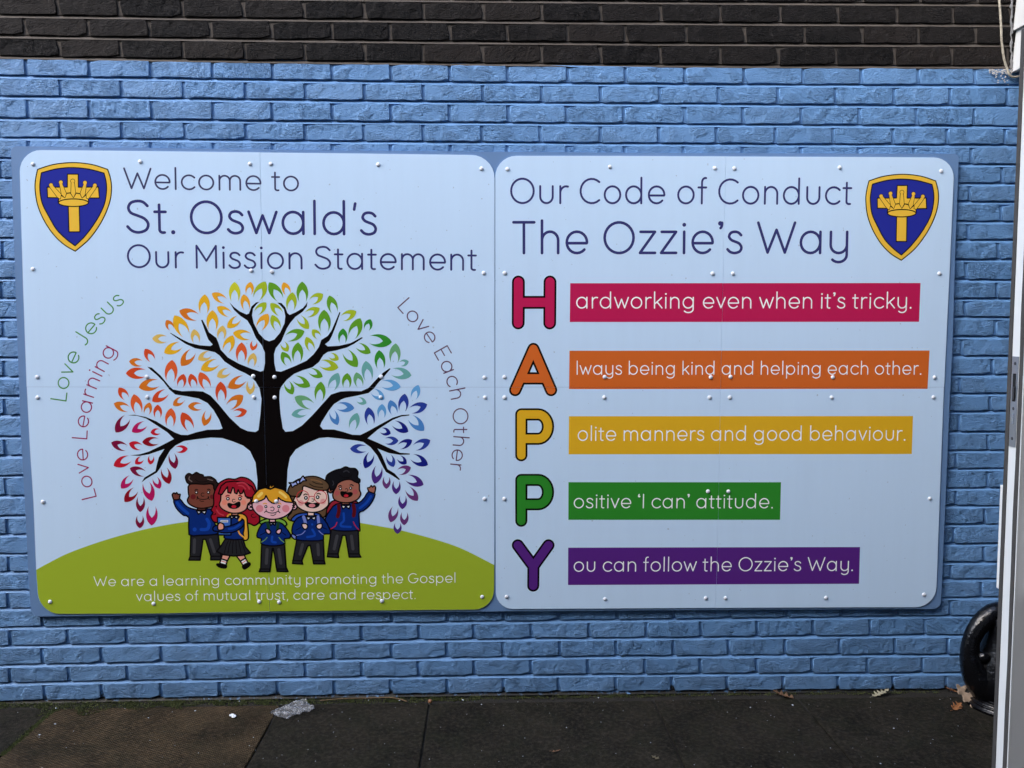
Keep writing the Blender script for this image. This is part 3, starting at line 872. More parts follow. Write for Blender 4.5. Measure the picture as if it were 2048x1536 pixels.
# ---- rounded single-line lettering
def E_(cx, cy, rx, ry):
    return ('c', arc(cx, cy, rx, ry, 0, 345, 23))
def P_(*p):
    return ('o', list(p))
hb = .2515
ry_ = .2265
GL = {
 'a': ([E_(.275, hb, .215, ry_), P_((.49, .478), (.49, .025))], .60),
 'b': ([P_((.085, .71), (.085, .025)), E_(.30, hb, .215, ry_)], .585),
 'c': ([('o', arc(.285, hb, .225, ry_, 42, 318))], .49),
 'd': ([E_(.275, hb, .215, ry_), P_((.49, .71), (.49, .025))], .60),
 'e': ([('o', [(.06, .235), (.495, .235)] + arc(.28, hb, .22, ry_, 2, 318)[0:])], .555),
 'f': ([('o', [(.13, .025), (.13, .58)] + arc(.225, .59, .095, .12, 180, 78)), P_((.03, .455), (.25, .455))], .29),
 'g': ([E_(.275, hb, .215, ry_), ('o', [(.49, .478), (.49, -.02)] + arc(.285, -.02, .205, .15, 0, -145))], .60),
 'h': ([P_((.085, .71), (.085, .025)), ('o', arc(.26, .298, .175, .18, 172, 0) + [(.435, .025)])], .52),
 'i': ([P_((.085, .478), (.085, .025)), ('d', (.085, .625, .036))], .17),
 'k': ([P_((.085, .71), (.085, .025)), P_((.385, .465), (.095, .20)), P_((.19, .285), (.405, .03))], .44),
 'l': ([P_((.085, .71), (.085, .025))], .17),
 'm': ([P_((.085, .478), (.085, .025)), ('o', arc(.245, .315, .16, .163, 172, 0) + [(.405, .025)]), ('o', arc(.565, .315, .16, .163, 172, 0) + [(.725, .025)])], .81),
 'n': ([P_((.085, .478), (.085, .025)), ('o', arc(.26, .298, .175, .18, 172, 0) + [(.435, .025)])], .52),
 'o': ([E_(.28, hb, .22, ry_)], .56),
 'p': ([P_((.085, .478), (.085, -.175)), E_(.30, hb, .215, ry_)], .585),
 'r': ([P_((.085, .478), (.085, .025)), ('o', arc(.25, .300, .165, .175, 175, 72))], .325),
 's': ([('s', [(.335, .405), (.28, .458), (.20, .478), (.11, .455), (.07, .375), (.12, .305), (.20, .27), (.295, .228), (.345, .145), (.31, .06), (.20, .025), (.10, .048), (.04, .105)])], .40),
 't': ([('o', [(.12, .60), (.12, .09)] + arc(.19, .09, .07, .065, 180, 270)[1:] + [(.225, .027)]), P_((.025, .455), (.25, .455))], .29),
 'u': ([('o', [(.085, .478), (.085, .20)] + arc(.26, .20, .175, .175, 180, 360) + [(.435, .478)])], .52),
 'v': ([P_((.035, .475), (.215, .035), (.395, .475))], .43),
 'w': ([P_((.03, .475), (.185, .035), (.32, .40), (.455, .035), (.61, .475))], .64),
 'y': ([('o', [(.08, .478), (.08, .20)] + arc(.26, .20, .18, .175, 180, 350)), ('o', [(.44, .478), (.44, -.02)] + arc(.26, -.02, .18, .15, 0, -140))], .52),
 'z': ([P_((.055, .475), (.37, .475), (.045, .028), (.375, .028))], .42),
 'W': ([P_((.035, .672), (.25, .035), (.44, .52), (.63, .035), (.845, .672))], .88),
 'S': ([('s', [(.465, .575), (.38, .652), (.27, .675), (.13, .64), (.07, .535), (.12, .43), (.25, .375), (.40, .31), (.475, .20), (.43, .08), (.28, .025), (.14, .055), (.045, .145)])], .545),
 'O': ([('c', arc(.37, .35, .315, .325, 0, 348, 29))], .74),
 'M': ([P_((.09, .025), (.09, .675), (.37, .23), (.65, .675), (.65, .025))], .74),
 'C': ([('o', arc(.37, .35, .315, .325, 48, 312))], .63),
 'G': ([('o', arc(.37, .35, .315, .325, 50, 352) + [(.682, .325), (.44, .325)])], .74),
 'T': ([P_((.04, .675), (.49, .675)), P_((.265, .675), (.265, .025))], .53),
 'L': ([P_((.09, .675), (.09, .027), (.41, .027))], .44),
 'J': ([('o', [(.36, .675), (.36, .20)] + arc(.20, .19, .16, .165, 0, -125)[1:])], .45),
 'E': ([P_((.43, .675), (.09, .675), (.09, .027), (.43, .027)), P_((.09, .36), (.385, .36))], .48),
 'I': ([P_((.09, .675), (.09, .025))], .18),
 '.': ([('d', (.07, .035, .038))], .12),
 ',': ([('d', (.07, .035, .036)), P_((.082, .03), (.05, -.075))], .15),
 "'": ([P_((.088, .665), (.065, .54))], .13),
 '\u2019': ([('d', (.065, .655, .042)), ('o', arc(.055, .65, .05, .10, 10, -70))], .15),
 '\u2018': ([('d', (.085, .575, .042)), ('o', arc(.095, .58, .05, .10, 190, 110))], .15),
 ' ': ([], .19)}
TRACK = 0.042
GL = {k: (v[0], v[1] + TRACK) for k, v in GL.items()}
GC = {}
def glyph(ch, wt):
    if (ch, wt) not in GC:
        polys = []
        for k, dta in GL[ch][0]:
            if k == 'c':
                polys += stroke(dta, wt, True)
            elif k == 'o':
                polys += stroke(dta, wt)
            elif k == 's':
                polys += stroke(catmull(dta, False, 3), wt)
            else:
                polys.append(disc(dta[0], dta[1], dta[2] * wt / .05 if wt > .05 else dta[2], 14))
        GC[(ch, wt)] = planar([('g', polys)], 1e-6) if polys else ([], [])
    return GC[(ch, wt)]
def text_width(t):
    return sum(GL[c][1] for c in t)
def lettering(name, t, path_px, em_px, mat, parent, Y, wt=.05, label=None, x_over=None):
    """text along a baseline path in px; glyph size from em_px measured vertically"""
    P = [Vector(S(*p)) for p in path_px]
    # scale px -> m near the path
    mid = path_px[len(path_px) // 2]
    k = (Vector(S(mid[0] + 1, mid[1])) - Vector(S(*mid))).length
    em = em_px * k
    cum = [0]
    for a, b in zip(P, P[1:]):
        cum.append(cum[-1] + (b - a).length)
    first, last = GL[t[0]], GL[t[-1]]
    W = text_width(t) - .05 - .05 - TRACK
    hs = cum[-1] / W
    pos = -.05
    if name == 'bar_lettering':
        holder = parent
    else:
        holder = bpy.data.objects.new(name, None)
        holder.empty_display_size = 0.02
        COL.objects.link(holder)
        holder.parent = parent
        if label:
            holder['label'] = label
    def at(s):
        s = max(-.3 * em, min(cum[-1] + .3 * em, s))
        i = 0
        while i < len(P) - 2 and cum[i + 1] < s:
            i += 1
        u = (P[i + 1] - P[i]).normalized()
        return P[i] + u * (s - cum[i]), u
    for ch in t:
        vo, tr = glyph(ch, wt)
        adv = GL[ch][1]
        if tr:
            q, _ = at((pos + adv / 2) * hs)
            _, u1 = at((pos + adv * .15) * hs)
            _, u2 = at((pos + adv * .85) * hs)
            u = (u1 + u2).normalized()
            nrm = Vector((-u.y, u.x))
            V = []
            for x, y in vo:
                w_ = q + u * ((x - adv / 2 ) * hs) + nrm * (y * em)
                V.append((w_.x, Y, w_.y))
            mesh_obj('letter' if ch.isalpha() else 'punctuation_mark', V, [tuple(f) for f, _ in tr], mat, holder)
        pos += adv
    return holder
A = '\u2019'
lettering('heading_lettering', 'Welcome to', [(250, 378.6), (420, 380.8), (597, 382.8)], 62, INK['slate_text'], sgL, Y1, .056, 'grey-blue line reading Welcome to')
lettering('heading_lettering', "St. Oswald's", [(256, 467.0), (500, 469.2), (752, 471.2)], 96, INK['navy_text'], sgL, Y1, .058, "large navy line reading St. Oswald's")
lettering('heading_lettering', 'Our Mission Statement', [(256, 536.0), (600, 538.8), (951, 541.6)], 67.5, INK['navy_text'], sgL, Y1, .058, 'navy line reading Our Mission Statement')
lettering('arched_lettering', 'Love Jesus', catmull([(133.2, 804), (137, 775), (148, 743), (160, 715.5), (178, 682.5), (195, 660), (211, 642.5), (228, 623), (250, 606)], False, 5), 47, INK['green_text'], sgL, Y1, .05, 'green letters reading Love Jesus')
lettering('arched_lettering', 'Love Learning', catmull([(194, 994), (184.8, 961), (178, 933), (176.4, 908), (174.8, 876.6), (178.6, 841.6), (184, 817), (187.4, 798.4), (193, 781), (199.4, 764.8), (207.8, 746.9), (215.8, 732), (227, 711), (233, 699)], False, 4), 45, INK['magenta_text'], sgL, Y1, .05, 'magenta letters reading Love Learning')
lettering('arched_lettering', 'Love Each Other', catmull([(793.5, 614.5), (818, 642), (836, 661), (851.6, 683.8), (868, 707.5), (877, 724), (885, 743), (893.7, 768), (897.5, 781), (901, 797), (905, 829.8), (906.4, 859.5), (906.6, 869), (905.4, 885.4), (903.5, 906.5), (901, 922), (899.5, 937)], False, 4), 45.5, INK['plum_text'], sgL, Y1, .05, 'plum letters reading Love Each Other')
lettering('small_lettering', 'We are a learning community promoting the Gospel', [(189, 1172.8), (420, 1170.6), (700, 1168.0), (911, 1165.4)], 29.5, INK['pale_text'], sgL, Y2, .050, 'white line reading We are a learning community promoting the Gospel')
lettering('small_lettering', 'values of mutual trust, care and respect.', [(274, 1202.4), (550, 1199.9), (830, 1198.0)], 29, INK['pale_text'], sgL, Y2, .050, 'white line reading values of mutual trust, care and respect')
lettering('heading_lettering', 'Our Code of Conduct', [(1022, 408.0), (1350, 408.6), (1701, 410.0)], 73, INK['navy_text'], sgR, Y1, .056, 'navy line reading Our Code of Conduct')
lettering('heading_lettering', 'The Ozzie' + A + 's Way', [(1028, 508.6), (1350, 508.4), (1696, 508.4)], 92.5, INK['navy_text'], sgR, Y1, .058, 'large navy line reading The Ozzie\u2019s Way')
BARS = [
 ('crimson_bar', [(1140.5,566.5),(1841,566),(1838,643.5),(1139.5,644)], 'ardworking even when it' + A + 's tricky.', (1153, 617.2), (1821, 617.2), 46.0),
 ('orange_bar', [(1139,701.5),(1859,701),(1855,777.5),(1138,778)], 'lways being kind and helping each other.', (1153, 749.6), (1841, 749.4), 38.0),
 ('yellow_bar', [(1138,832.5),(1826,832),(1823.5,908),(1137.3,908.5)], 'olite manners and good behaviour.', (1156, 881.8), (1809, 881.2), 42.0),
 ('green_bar', [(1137,964.3),(1562,964.5),(1560,1039.5),(1136.7,1039.5)], 'ositive \u2018I can' + A + ' attitude.', (1148, 1016.6), (1544, 1016.8), 41.5),
 ('purple_bar', [(1136.3,1095.3),(1720,1094),(1718,1167.5),(1136,1170)], 'ou can follow the Ozzie' + A + 's Way.', (1148, 1143.6), (1704, 1142.0), 41.0)]
for key, q, t, a, b, em in BARS:
    o = flat_obj('coloured_bar', [(key, [SP(q)]), CUT_R], Y1, sgR)
    o['label'] = key.replace('_', ' ')
    l = lettering('bar_lettering', t, [a, ((a[0] + b[0]) / 2, (a[1] + b[1]) / 2), b], em, INK['pale_text'], o, Y2, .055, 'white line reading ' + t.replace(A, "'").replace('\u2018', "'"))
# big initials, outlined in black
def initial(key, strokes, wo, wi, label, holes=()):
    lay = []
    for k, wd in (('black', wo), (key, wi)):
        pl = []
        for st in strokes:
            pl += stroke(SP(st[0]) if isinstance(st, tuple) else SP(st), wd * PXM, isinstance(st, tuple), 20)
        lay.append((k, pl))
    lay.append(CUT_R)
    o = flat_obj('initial_letter', lay, Y1, sgR)
    o['label'] = label
PXM = (Vector(S(1101, 800)) - Vector(S(1100, 800))).length
initial('crimson_bar', [[(1036.8, 564), (1036.4, 646)], [(1100, 564), (1099.4, 646)], [(1037, 604.8), (1099.6, 604.8)]], 25.5, 18, 'crimson capital H outlined in black')
initial('orange_bar', [[(1030.4, 780.2), (1066.8, 698), (1102.2, 780.2)], [(1043, 756.8), (1092, 756.8)]], 24.5, 17, 'orange capital A outlined in black')
def pee(y0):
    return [[(1042.6, y0 + 93), (1042.6, y0 + 11.6)], [(1042.6, y0 + 11.2), (1076, y0 + 11.2)] + arc(1076, y0 + 35.6, 20, 24.4, -90, 90, 14) + [(1042.6, y0 + 60)]]
initial('yellow_bar', pee(817.6), 24.5, 17, 'yellow capital P outlined in black')
initial('green_bar', pee(948.6), 24.5, 17, 'green capital P outlined in black')
initial('purple_bar', [[(1035.6, 1090.4), (1066.8, 1132.6), (1097, 1090.4)], [(1066.8, 1132.6), (1066.4, 1171.4)]], 24.5, 17, 'purple capital Y outlined in black')

# ---- crests
def crest(parent, fx, label):
    def T(p):
        return S(*fx(*p))
    def TP(ps):
        return [T(p) for p in ps]
    def seg(*parts):
        out = []
        for q in parts:
            out += catmull(q, False, 5)[:-1]
        return out
    outer = seg([(241, 265), (450, 200), (715, 172), (980, 198), (1197, 265)], [(1197, 265), (1236, 390), (1250, 530), (1228, 700), (1158, 890), (1060, 1065), (930, 1232), (755, 1382)], [(755, 1382), (600, 1290), (450, 1145), (320, 945), (238, 740), (206, 530), (215, 390), (241, 265)])
    inner = seg([(293, 312), (500, 258), (715, 240), (940, 262), (1147, 315)], [(1147, 315), (1176, 430), (1182, 560), (1155, 730), (1085, 890), (985, 1050), (870, 1195), (752, 1308)], [(752, 1308), (630, 1215), (500, 1085), (390, 900), (305, 730), (272, 540), (278, 410), (293, 312)])
    k = PXM / 6.827 if False else (Vector(T((300, 700))) - Vector(T((301, 700)))).length
    wl_ = 15 * k
    lay = [('gold', [TP(outer)]), ('black', stroke(TP(outer), wl_, True)), ('crest_blue', [TP(inner)]), ('black', stroke(TP(inner), wl_, True))]
    cross = [(648, 330), (795, 330), (798, 508), (1072, 505), (1085, 655), (806, 657), (818, 1118), (668, 1118), (657, 655), (377, 650), (370, 508), (646, 506)]
    lay += [('gold', [TP(cross)]), ('black', stroke(TP(cross), wl_, True))]
    base = [(522, 705), (530, 665), (552, 612), (612, 650), (634, 592), (690, 585), (730, 648), (766, 588), (822, 598), (848, 654), (906, 608), (932, 668), (938, 705)]
    lay += [('gold', [TP(base)]), ('black', stroke(TP(base), wl_, True))]
    sp = [((424, 480), [(408, 506), (450, 486), (562, 608), (550, 668), (512, 645)]), ((558, 442), [(541, 465), (577, 465), (632, 595), (612, 650), (568, 606)]), ((720, 425), [(702, 450), (741, 450), (757, 590), (729, 648), (697, 590)]),
          ((887, 447), [(870, 470), (905, 470), (886, 612), (848, 654), (824, 590)]), ((1023, 484), [(998, 498), (1042, 512), (938, 662), (908, 655), (908, 606)])]
    for (bx, by), body in sp:
        lay.append(('black', stroke(TP(body), wl_, True) + [TP(disc(bx, by, 33, 14))]))
        lay.append(('gold', [TP(body), TP(disc(bx, by, 26, 14))]))
    bandp = disc(730, 720, 205, 26, 52)
    lay += [('gold', [TP(bandp)]), ('black', stroke(TP(bandp), wl_, True))]
    o = flat_obj('crest', lay, Y1, parent)
    o['label'] = label
crest(sgL, lambda x, y: (40 + x / 6.827, 300 + y / 6.827), 'blue and gold shield with crown over cross, upper left')
def fxr(x, y):
    # right crest: same badge, a little smaller and leaning the other way
    lx, ly = 40 + x / 6.827, 300 + y / 6.827
    u = (lx - 70) / 153.0
    v = (ly - 325) / 177.5
    u2 = u - 0.052 * (v - 0.0) + 0.004
    return 1733.0 + (u2) * 145.5 + 0.0, 348.4 + v * 172.2
crest(sgR, fxr, 'blue and gold shield with crown over cross, upper right')

# ---- schoolchildren, cartoon print
class Kid:
    def __init__(s, ox, oy, sc, lw):
        s.ox, s.oy, s.sc, s.lw, s.lay = ox, oy, sc, lw * 1.25, []
        s.k = (Vector(S(560, 1050)) - Vector(S(561, 1050))).length / sc
    def T(s, pts):
        return [S(s.ox + x / s.sc, s.oy + y / s.sc) for x, y in pts]
    def fill(s, key, pts, sm=True, out=True, n=3):
        P = s.T(catmull(pts, True, n) if sm else pts)
        s.lay.append((key, [P]))
        if out:
            s.lay.append(('black', stroke(P, s.lw * s.k, True, 8)))
    def dot(s, key, x, y, r, ry=None, out=False):
        P = s.T(disc(x, y, r, 14, ry))
        s.lay.append((key, [P]))
        if out:
            s.lay.append(('black', stroke(P, s.lw * s.k, True, 8)))
    def line(s, key, pts, w, sm=True):
        P = s.T(catmull(pts, False, 3) if sm and len(pts) > 2 else pts)
        s.lay.append((key, stroke(P, w * s.k, False, 8)))
    def ring(s, key, x, y, r, w):
        s.lay.append((key, stroke(s.T(disc(x, y, r, 18)), w * s.k, True, 8)))
    def eye(s, x, y, r):
        s.dot('black', x, y, r)
        s.dot('white', x - r * .05, y - r * .05, r * .4)
    def ear_x(s, x, y, r):
        s.line('black', [(x - r, y - r), (x + r, y + r)], s.lw * .8)
        s.line('black', [(x - r, y + r), (x + r, y - r)], s.lw * .8)
    def done(s, Y, label):
        o = flat_obj('schoolchild_print', s.lay, Y, sgL, tol=1e-6)
        o['label'] = label
        return o
d2 = 819
def dn(pts):
    return [(x, y + d2) for x, y in pts]
k = Kid(330, 930, 10.24, 24)
k.fill('trouser', dn([(530,600),(515,1050),(488,1130),(720,1130),(780,705),(832,705),(940,1050),(935,1125),(1140,1125),(1150,1060),(1090,600)]), False)
k.line('trouser_light', dn([(605,710),(595,970)]), 60)
k.line('trouser_light', dn([(930,710),(1010,960)]), 60)
k.line('black', dn([(510,1055),(725,1055)]), 26)
k.line('black', dn([(945,1050),(1140,1050)]), 26)
k.fill('sweater', [(180,700),(300,690),(380,790),(470,865),(600,905),(680,915),(940,900),(1000,1000),(1020,1200),(1085,1330),(1080,1400),(960,1428),(700,1440),(492,1425),(490,1080),(380,1030),(270,930),(205,830)], n=2)
k.line('sweater_light', [(250,770),(330,870),(470,990)], 60)
k.line('sweater_light', [(860,1110),(905,1200),(870,1310),(740,1320)], 66)
k.dot('sweater_light', 608, 1320, 42)
k.fill('skin_dark', [(150,605),(185,572),(215,590),(240,565),(268,600),(312,600),(298,660),(290,700),(190,712),(160,660)])
k.fill('skin_dark', [(668,860),(830,860),(835,925),(668,925)], False)
k.fill('white', [(645,932),(742,950),(850,932),(820,1008),(745,962),(685,1008)], False)
k.fill('skin_dark', [(500,400),(480,560),(492,640),(458,720),(500,800),(620,865),(750,888),(880,870),(1000,825),(1020,600),(980,400),(750,370)])
k.dot('cheek_dark', 577, 650, 55); k.dot('cheek_dark', 965, 650, 45)
k.eye(645, 562, 34); k.eye(890, 560, 34)
k.line('hair_dark', [(615,520),(640,500),(672,512)], 22); k.line('hair_dark', [(870,505),(900,495),(928,515)], 22)
k.line('black', [(800,580),(765,572),(738,605),(760,640),(800,635)], 13)
k.line('black', [(655,660),(690,690),(780,705),(870,690),(900,655)], 17); k.line('black', [(645,700),(680,680),(662,640)], 14); k.line('black', [(885,640),(885,680),(915,705)], 14)
k.line('black', [(710,720),(740,742),(795,742)], 14)
k.fill('hair_dark', [(430,300),(425,225),(490,172),(565,200),(640,152),(710,185),(780,205),(800,245),(930,240),(1030,300),(1060,355),(1105,390),(1085,440),(1040,520),(1000,480),(980,385),(800,395),(640,385),(480,380)])
k.line('hair_shine', [(505,240),(490,290),(550,338)], 22); k.line('hair_shine', [(875,290),(975,315)], 20)
k.line('black', [(620,290),(700,345),(820,340),(900,315)], 14)
k.done(Y2, 'waving boy with curly dark hair, far left of the group')
k = Kid(330, 930, 10.24, 24)
k.fill('hair_red', [(1090,400),(1180,325),(1300,280),(1430,292),(1560,250),(1700,280),(1810,370),(1865,500),(1880,620),(1900,880),(1935,1060),(1930,1170),(1830,1240),(1720,1195),(1400,1150),(1050,1180),(960,1110),(945,1040),(985,975),(945,920),(1000,800),(1000,600)])
k.fill('skin_warm', dn([(1180,1000),(1330,1040),(1280,1140),(1150,1100)]), False); k.fill('skin_warm', dn([(1460,1040),(1620,1010),(1650,1085),(1545,1150)]), False)
k.fill('white', dn([(1150,1100),(1272,1140),(1250,1232),(1122,1195)]), False); k.fill('white', dn([(1545,1150),(1650,1088),(1705,1190),(1602,1245)]), False)
k.line('cheek_warm', dn([(1160,1148),(1250,1172)]), 18, False); k.line('cheek_warm', dn([(1580,1188),(1660,1135)]), 18, False)
k.fill('black', dn([(1085,1205),(1250,1232),(1238,1288),(1130,1275),(1065,1232)])); k.fill('black', dn([(1592,1245),(1715,1182),(1745,1220),(1690,1275),(1620,1310)]))
k.fill('trouser', dn([(1240,690),(1600,705),(1650,860),(1752,980),(1600,1030),(1400,1045),(1200,1020),(1060,950),(1150,830)]), False)
for a, b in ((1300,1215),(1350,1290),(1400,1380),(1455,1470),(1510,1560),(1560,1650)):
    k.line('black', dn([(a,730),((a+b)/2-5,840),(b,990)]), 15)
k.fill('bag_yellow', [(1480,1010),(1590,1000),(1675,1070),(1690,1200),(1712,1440),(1690,1525),(1615,1535),(1560,1400),(1600,1150)])
k.fill('sweater', [(1260,1050),(1400,1050),(1520,1080),(1610,1130),(1622,1300),(1600,1400),(1590,1520),(1240,1512),(1225,1400)], n=2)
k.line('bag_yellow', [(1500,1340),(1540,1420),(1630,1485)], 30); k.line('bag_yellow', [(1565,1060),(1520,1130)], 42)
k.line('bag_yellow', [(1280,1050),(1310,1020),(1350,1005)], 34)
k.fill('skin_warm', [(1370,975),(1495,975),(1495,1030),(1370,1030)], False)
k.fill('white', [(1330,1040),(1412,1055),(1500,1040),(1475,1105),(1412,1065),(1360,1105)], False)
k.fill('book', [(1075,1072),(1352,1080),(1352,1432),(1090,1432)], False)
k.fill('white', [(1138,1128),(1292,1128),(1292,1174),(1138,1174)], False, False); k.line('black', [(1150,1144),(1280,1144)], 8, False); k.line('black', [(1150,1160),(1280,1160)], 8, False)
k.fill('sweater', [(1600,1118),(1480,1190),(1350,1240),(1200,1268),(1060,1235),(985,1280),(995,1345),(1080,1360),(1200,1390),(1400,1375),(1560,1290),(1620,1200)])
k.line('sweater_light', [(1310,1310),(1420,1290),(1530,1220)], 46)
k.fill('skin_warm', [(1085,1225),(1130,1180),(1200,1212),(1208,1260),(1200,1312),(1130,1335),(1085,1315)])
k.fill('skin_warm', [(1150,560),(1140,720),(1112,800),(1150,880),(1260,950),(1400,988),(1560,970),(1665,905),(1700,800),(1755,745),(1745,685),(1680,670),(1640,560),(1560,480),(1300,430),(1190,500)])
k.dot('cheek_warm', 1220, 768, 55); k.dot('cheek_warm', 1612, 768, 52)
k.eye(1290, 690, 38); k.eye(1535, 690, 38)
k.line('hair_red', [(1250,640),(1280,622),(1315,628)], 28); k.line('hair_red', [(1515,625),(1545,625),(1575,645)], 28)
k.line('black', [(1430,705),(1395,700),(1378,735),(1405,762),(1440,750)], 14)
k.fill('black', [(1290,800),(1330,790),(1400,812),(1480,772),(1528,765),(1530,830),(1480,872),(1400,885),(1320,862)])
k.dot('tongue', 1412, 852, 52, 30)
k.fill('hair_red', [(1095,590),(1165,605),(1225,520),(1282,445),(1290,560),(1345,578),(1385,462),(1412,470),(1428,570),(1475,590),(1500,505),(1540,592),(1585,575),(1610,510),(1650,640),(1720,665),(1800,670),(1850,560),(1780,440),(1600,345),(1420,330),(1250,350),(1150,430)], False)
k.line('hair_red_light', [(1480,370),(1600,360),(1690,420),(1730,490)], 34); k.line('hair_red_light', [(1510,420),(1590,430),(1650,490)], 26)
k.line('hair_red_light', [(1060,920),(1110,990),(1200,1030)], 26)
k.line('black', [(1030,850),(1060,840),(1050,870)], 14); k.line('black', [(985,1020),(1040,1010),(1030,985)], 14); k.line('black', [(1810,1000),(1765,1030),(1800,1075),(1870,1060)], 14)
k.done(Y2 - 0.0002, 'girl with long red hair holding a blue book')
k = Kid(570, 930, 7.68, 17)
k.fill('bag_red', [(640,750),(680,610),(740,550),(860,535),(1000,560),(1100,560),(1130,640),(900,800)])
k.fill('trouser', [(710,990),(1125,990),(1140,1370),(1168,1415),(985,1415),(932,1082),(882,1082),(815,1360),(826,1422),(650,1410)], False)
k.line('trouser_light', [(800,1090),(755,1290)], 46); k.line('trouser_light', [(1020,1090),(1045,1290)], 46)
k.line('black', [(650,1365),(820,1365)], 18); k.line('black', [(980,1365),(1145,1365)], 18)
k.fill('sweater', [(790,600),(700,685),(615,830),(650,900),(700,985),(900,1015),(1120,1005),(1152,995),(1135,745),(1200,705),(1300,620),(1370,500),(1375,425),(1280,410),(1220,500),(1120,590),(1000,575)], n=2)
k.line('sweater_light', [(1150,660),(1250,580),(1320,480)], 40); k.line('sweater_light', [(900,740),(905,850),(860,900),(870,940),(1010,950)], 34)
k.line('strap_red', [(825,620),(830,700),(810,790)], 56); k.line('strap_red', [(1050,615),(1065,700),(1055,780)], 56)
k.line('glasses', [(800,880),(770,940),(700,985)], 12); k.line('glasses', [(1050,870),(1085,940),(1140,1000)], 12)
k.fill('skin_mid', [(1288,405),(1268,352),(1300,345),(1325,315),(1345,340),(1370,318),(1392,350),(1372,430),(1320,420)])
k.fill('skin_mid', [(875,560),(985,560),(990,605),(875,605)], False)
k.fill('white', [(862,612),(935,630),(1008,612),(985,672),(937,640),(890,672)], False)
k.fill('skin_mid', [(790,300),(760,380),(735,440),(740,500),(780,545),(880,575),(1000,575),(1110,530),(1165,445),(1142,380),(1130,270),(1000,220),(850,250)])
k.dot('skin_mid', 700, 390, 38, None, True); k.ear_x(705, 392, 14)
k.dot('cheek_mid', 800, 430, 40); k.dot('cheek_mid', 1077, 412, 40)
k.eye(852, 362, 24); k.eye(1008, 355, 24)
k.line('hair_black', [(822,330),(845,315),(868,325)], 17); k.line('hair_black', [(1000,308),(1025,302),(1048,318)], 17)
k.line('black', [(925,370),(950,362),(968,385),(945,412),(922,405)], 10)
k.fill('black', [(858,420),(890,412),(950,430),(1010,425),(1032,440),(1010,475),(940,495),(880,475)])
k.dot('tongue', 940, 472, 36, 22)
k.fill('hair_black', [(705,372),(670,305),(628,250),(640,165),(700,115),(790,75),(860,60),(930,28),(1000,50),(1080,55),(1122,110),(1112,185),(1152,225),(1140,272),(1085,262),(1000,222),(900,235),(810,285),(770,365)])
k.line('hair_grey', [(900,105),(945,85),(985,110)], 20); k.line('hair_grey', [(735,245),(748,285),(735,310)], 16)
k.line('black', [(840,150),(900,190),(990,185),(1030,140)], 12)
k.done(Y2 - 0.0002, 'waving boy with black curls and a red bag, far right of the group')
k = Kid(570, 930, 7.68, 17)
k.fill('hair_brown', [(60,380),(110,290),(220,230),(400,200),(620,260),(640,700),(600,800),(540,810),(400,780),(150,840),(80,850),(40,800),(110,700),(60,560)])
k.fill('bag_blue', [(110,860),(135,790),(230,742),(400,735),(520,745),(560,820),(400,860)])
k.fill('strap_lilac', [(110,1060),(112,1110),(170,1142),(250,1060)])
k.fill('trouser', [(182,1140),(588,1140),(602,1460),(615,1518),(440,1518),(388,1232),(352,1240),(258,1470),(275,1522),(115,1512)], False)
k.line('trouser_light', [(270,1220),(230,1370)], 44); k.line('trouser_light', [(505,1220),(515,1380)], 44)
k.line('black', [(115,1470),(265,1470)], 18); k.line('black', [(440,1470),(605,1470)], 18)
k.fill('sweater', [(250,785),(150,860),(112,960),(112,1050),(178,1090),(178,1148),(400,1165),(590,1150),(585,1062),(690,1058),(690,990),(600,830),(500,775)], n=2)
k.line('sweater_light', [(420,990),(460,1080),(340,1105)], 34); k.dot('sweater_light', 418, 912, 18)
k.line('black', [(240,960),(170,1000)], 11); k.line('black', [(580,960),(640,985)], 11)
k.line('strap_lilac', [(285,795),(305,850),(318,910)], 46); k.line('strap_lilac', [(508,790),(515,850),(520,910)], 42)
k.line('strap_lilac', [(310,1010),(260,1060),(180,1080)], 12); k.line('strap_lilac', [(520,1010),(560,1050),(590,1068)], 12)
k.fill('skin_pale', [(262,905),(320,900),(350,935),(335,975),(300,985),(268,950)]); k.fill('skin_pale', [(480,935),(510,905),(568,905),(565,960),(530,985),(492,970)])
k.fill('skin_pale', [(348,720),(448,720),(448,780),(348,780)], False)
k.fill('white', [(326,790),(402,808),(478,790),(455,848),(403,815),(350,848)], False)
k.fill('skin_pale', [(200,400),(150,500),(130,550),(160,570),(195,640),(300,705),(430,728),(560,700),(655,630),(672,560),(655,430),(600,360),(400,310),(280,320)])
k.dot('cheek_pale', 245, 582, 44); k.dot('cheek_pale', 585, 560, 44)
k.eye(322, 505, 30); k.eye(502, 494, 30)
k.line('hair_brown', [(290,460),(315,445),(342,455)], 20); k.line('hair_brown', [(490,445),(515,435),(545,448)], 20)
k.line('black', [(415,520),(445,525),(440,555),(412,555)], 10)
k.fill('black', [(312,585),(350,575),(420,595),(490,585),(525,590),(508,632),(440,655),(360,642),(325,615)])
k.dot('tongue_pink', 415, 622, 50, 28)
k.fill('hair_brown', [(42,400),(95,295),(200,222),(340,180),(480,178),(620,240),(682,320),(640,385),(500,385),(390,352),(285,322),(265,400),(215,490),(150,480),(80,470)])
k.line('black', [(380,290),(450,330),(580,345)], 12); k.line('black', [(425,255),(490,285),(580,295)], 12); k.line('hair_brown_light', [(400,225),(480,235),(560,265)], 16)
k.ring('glasses', 275, 490, 96, 12); k.ring('glasses', 545, 490, 96, 12); k.line('glasses', [(372,488),(410,480),(448,488)], 12)
k.fill('bow', [(62,272),(130,272),(175,250),(190,300),(150,315),(112,342),(95,300)]); k.fill('bow', [(222,262),(240,215),(278,168),(300,205),(332,238),(280,245),(235,285)])
k.dot('bow', 202, 262, 28, None, True)
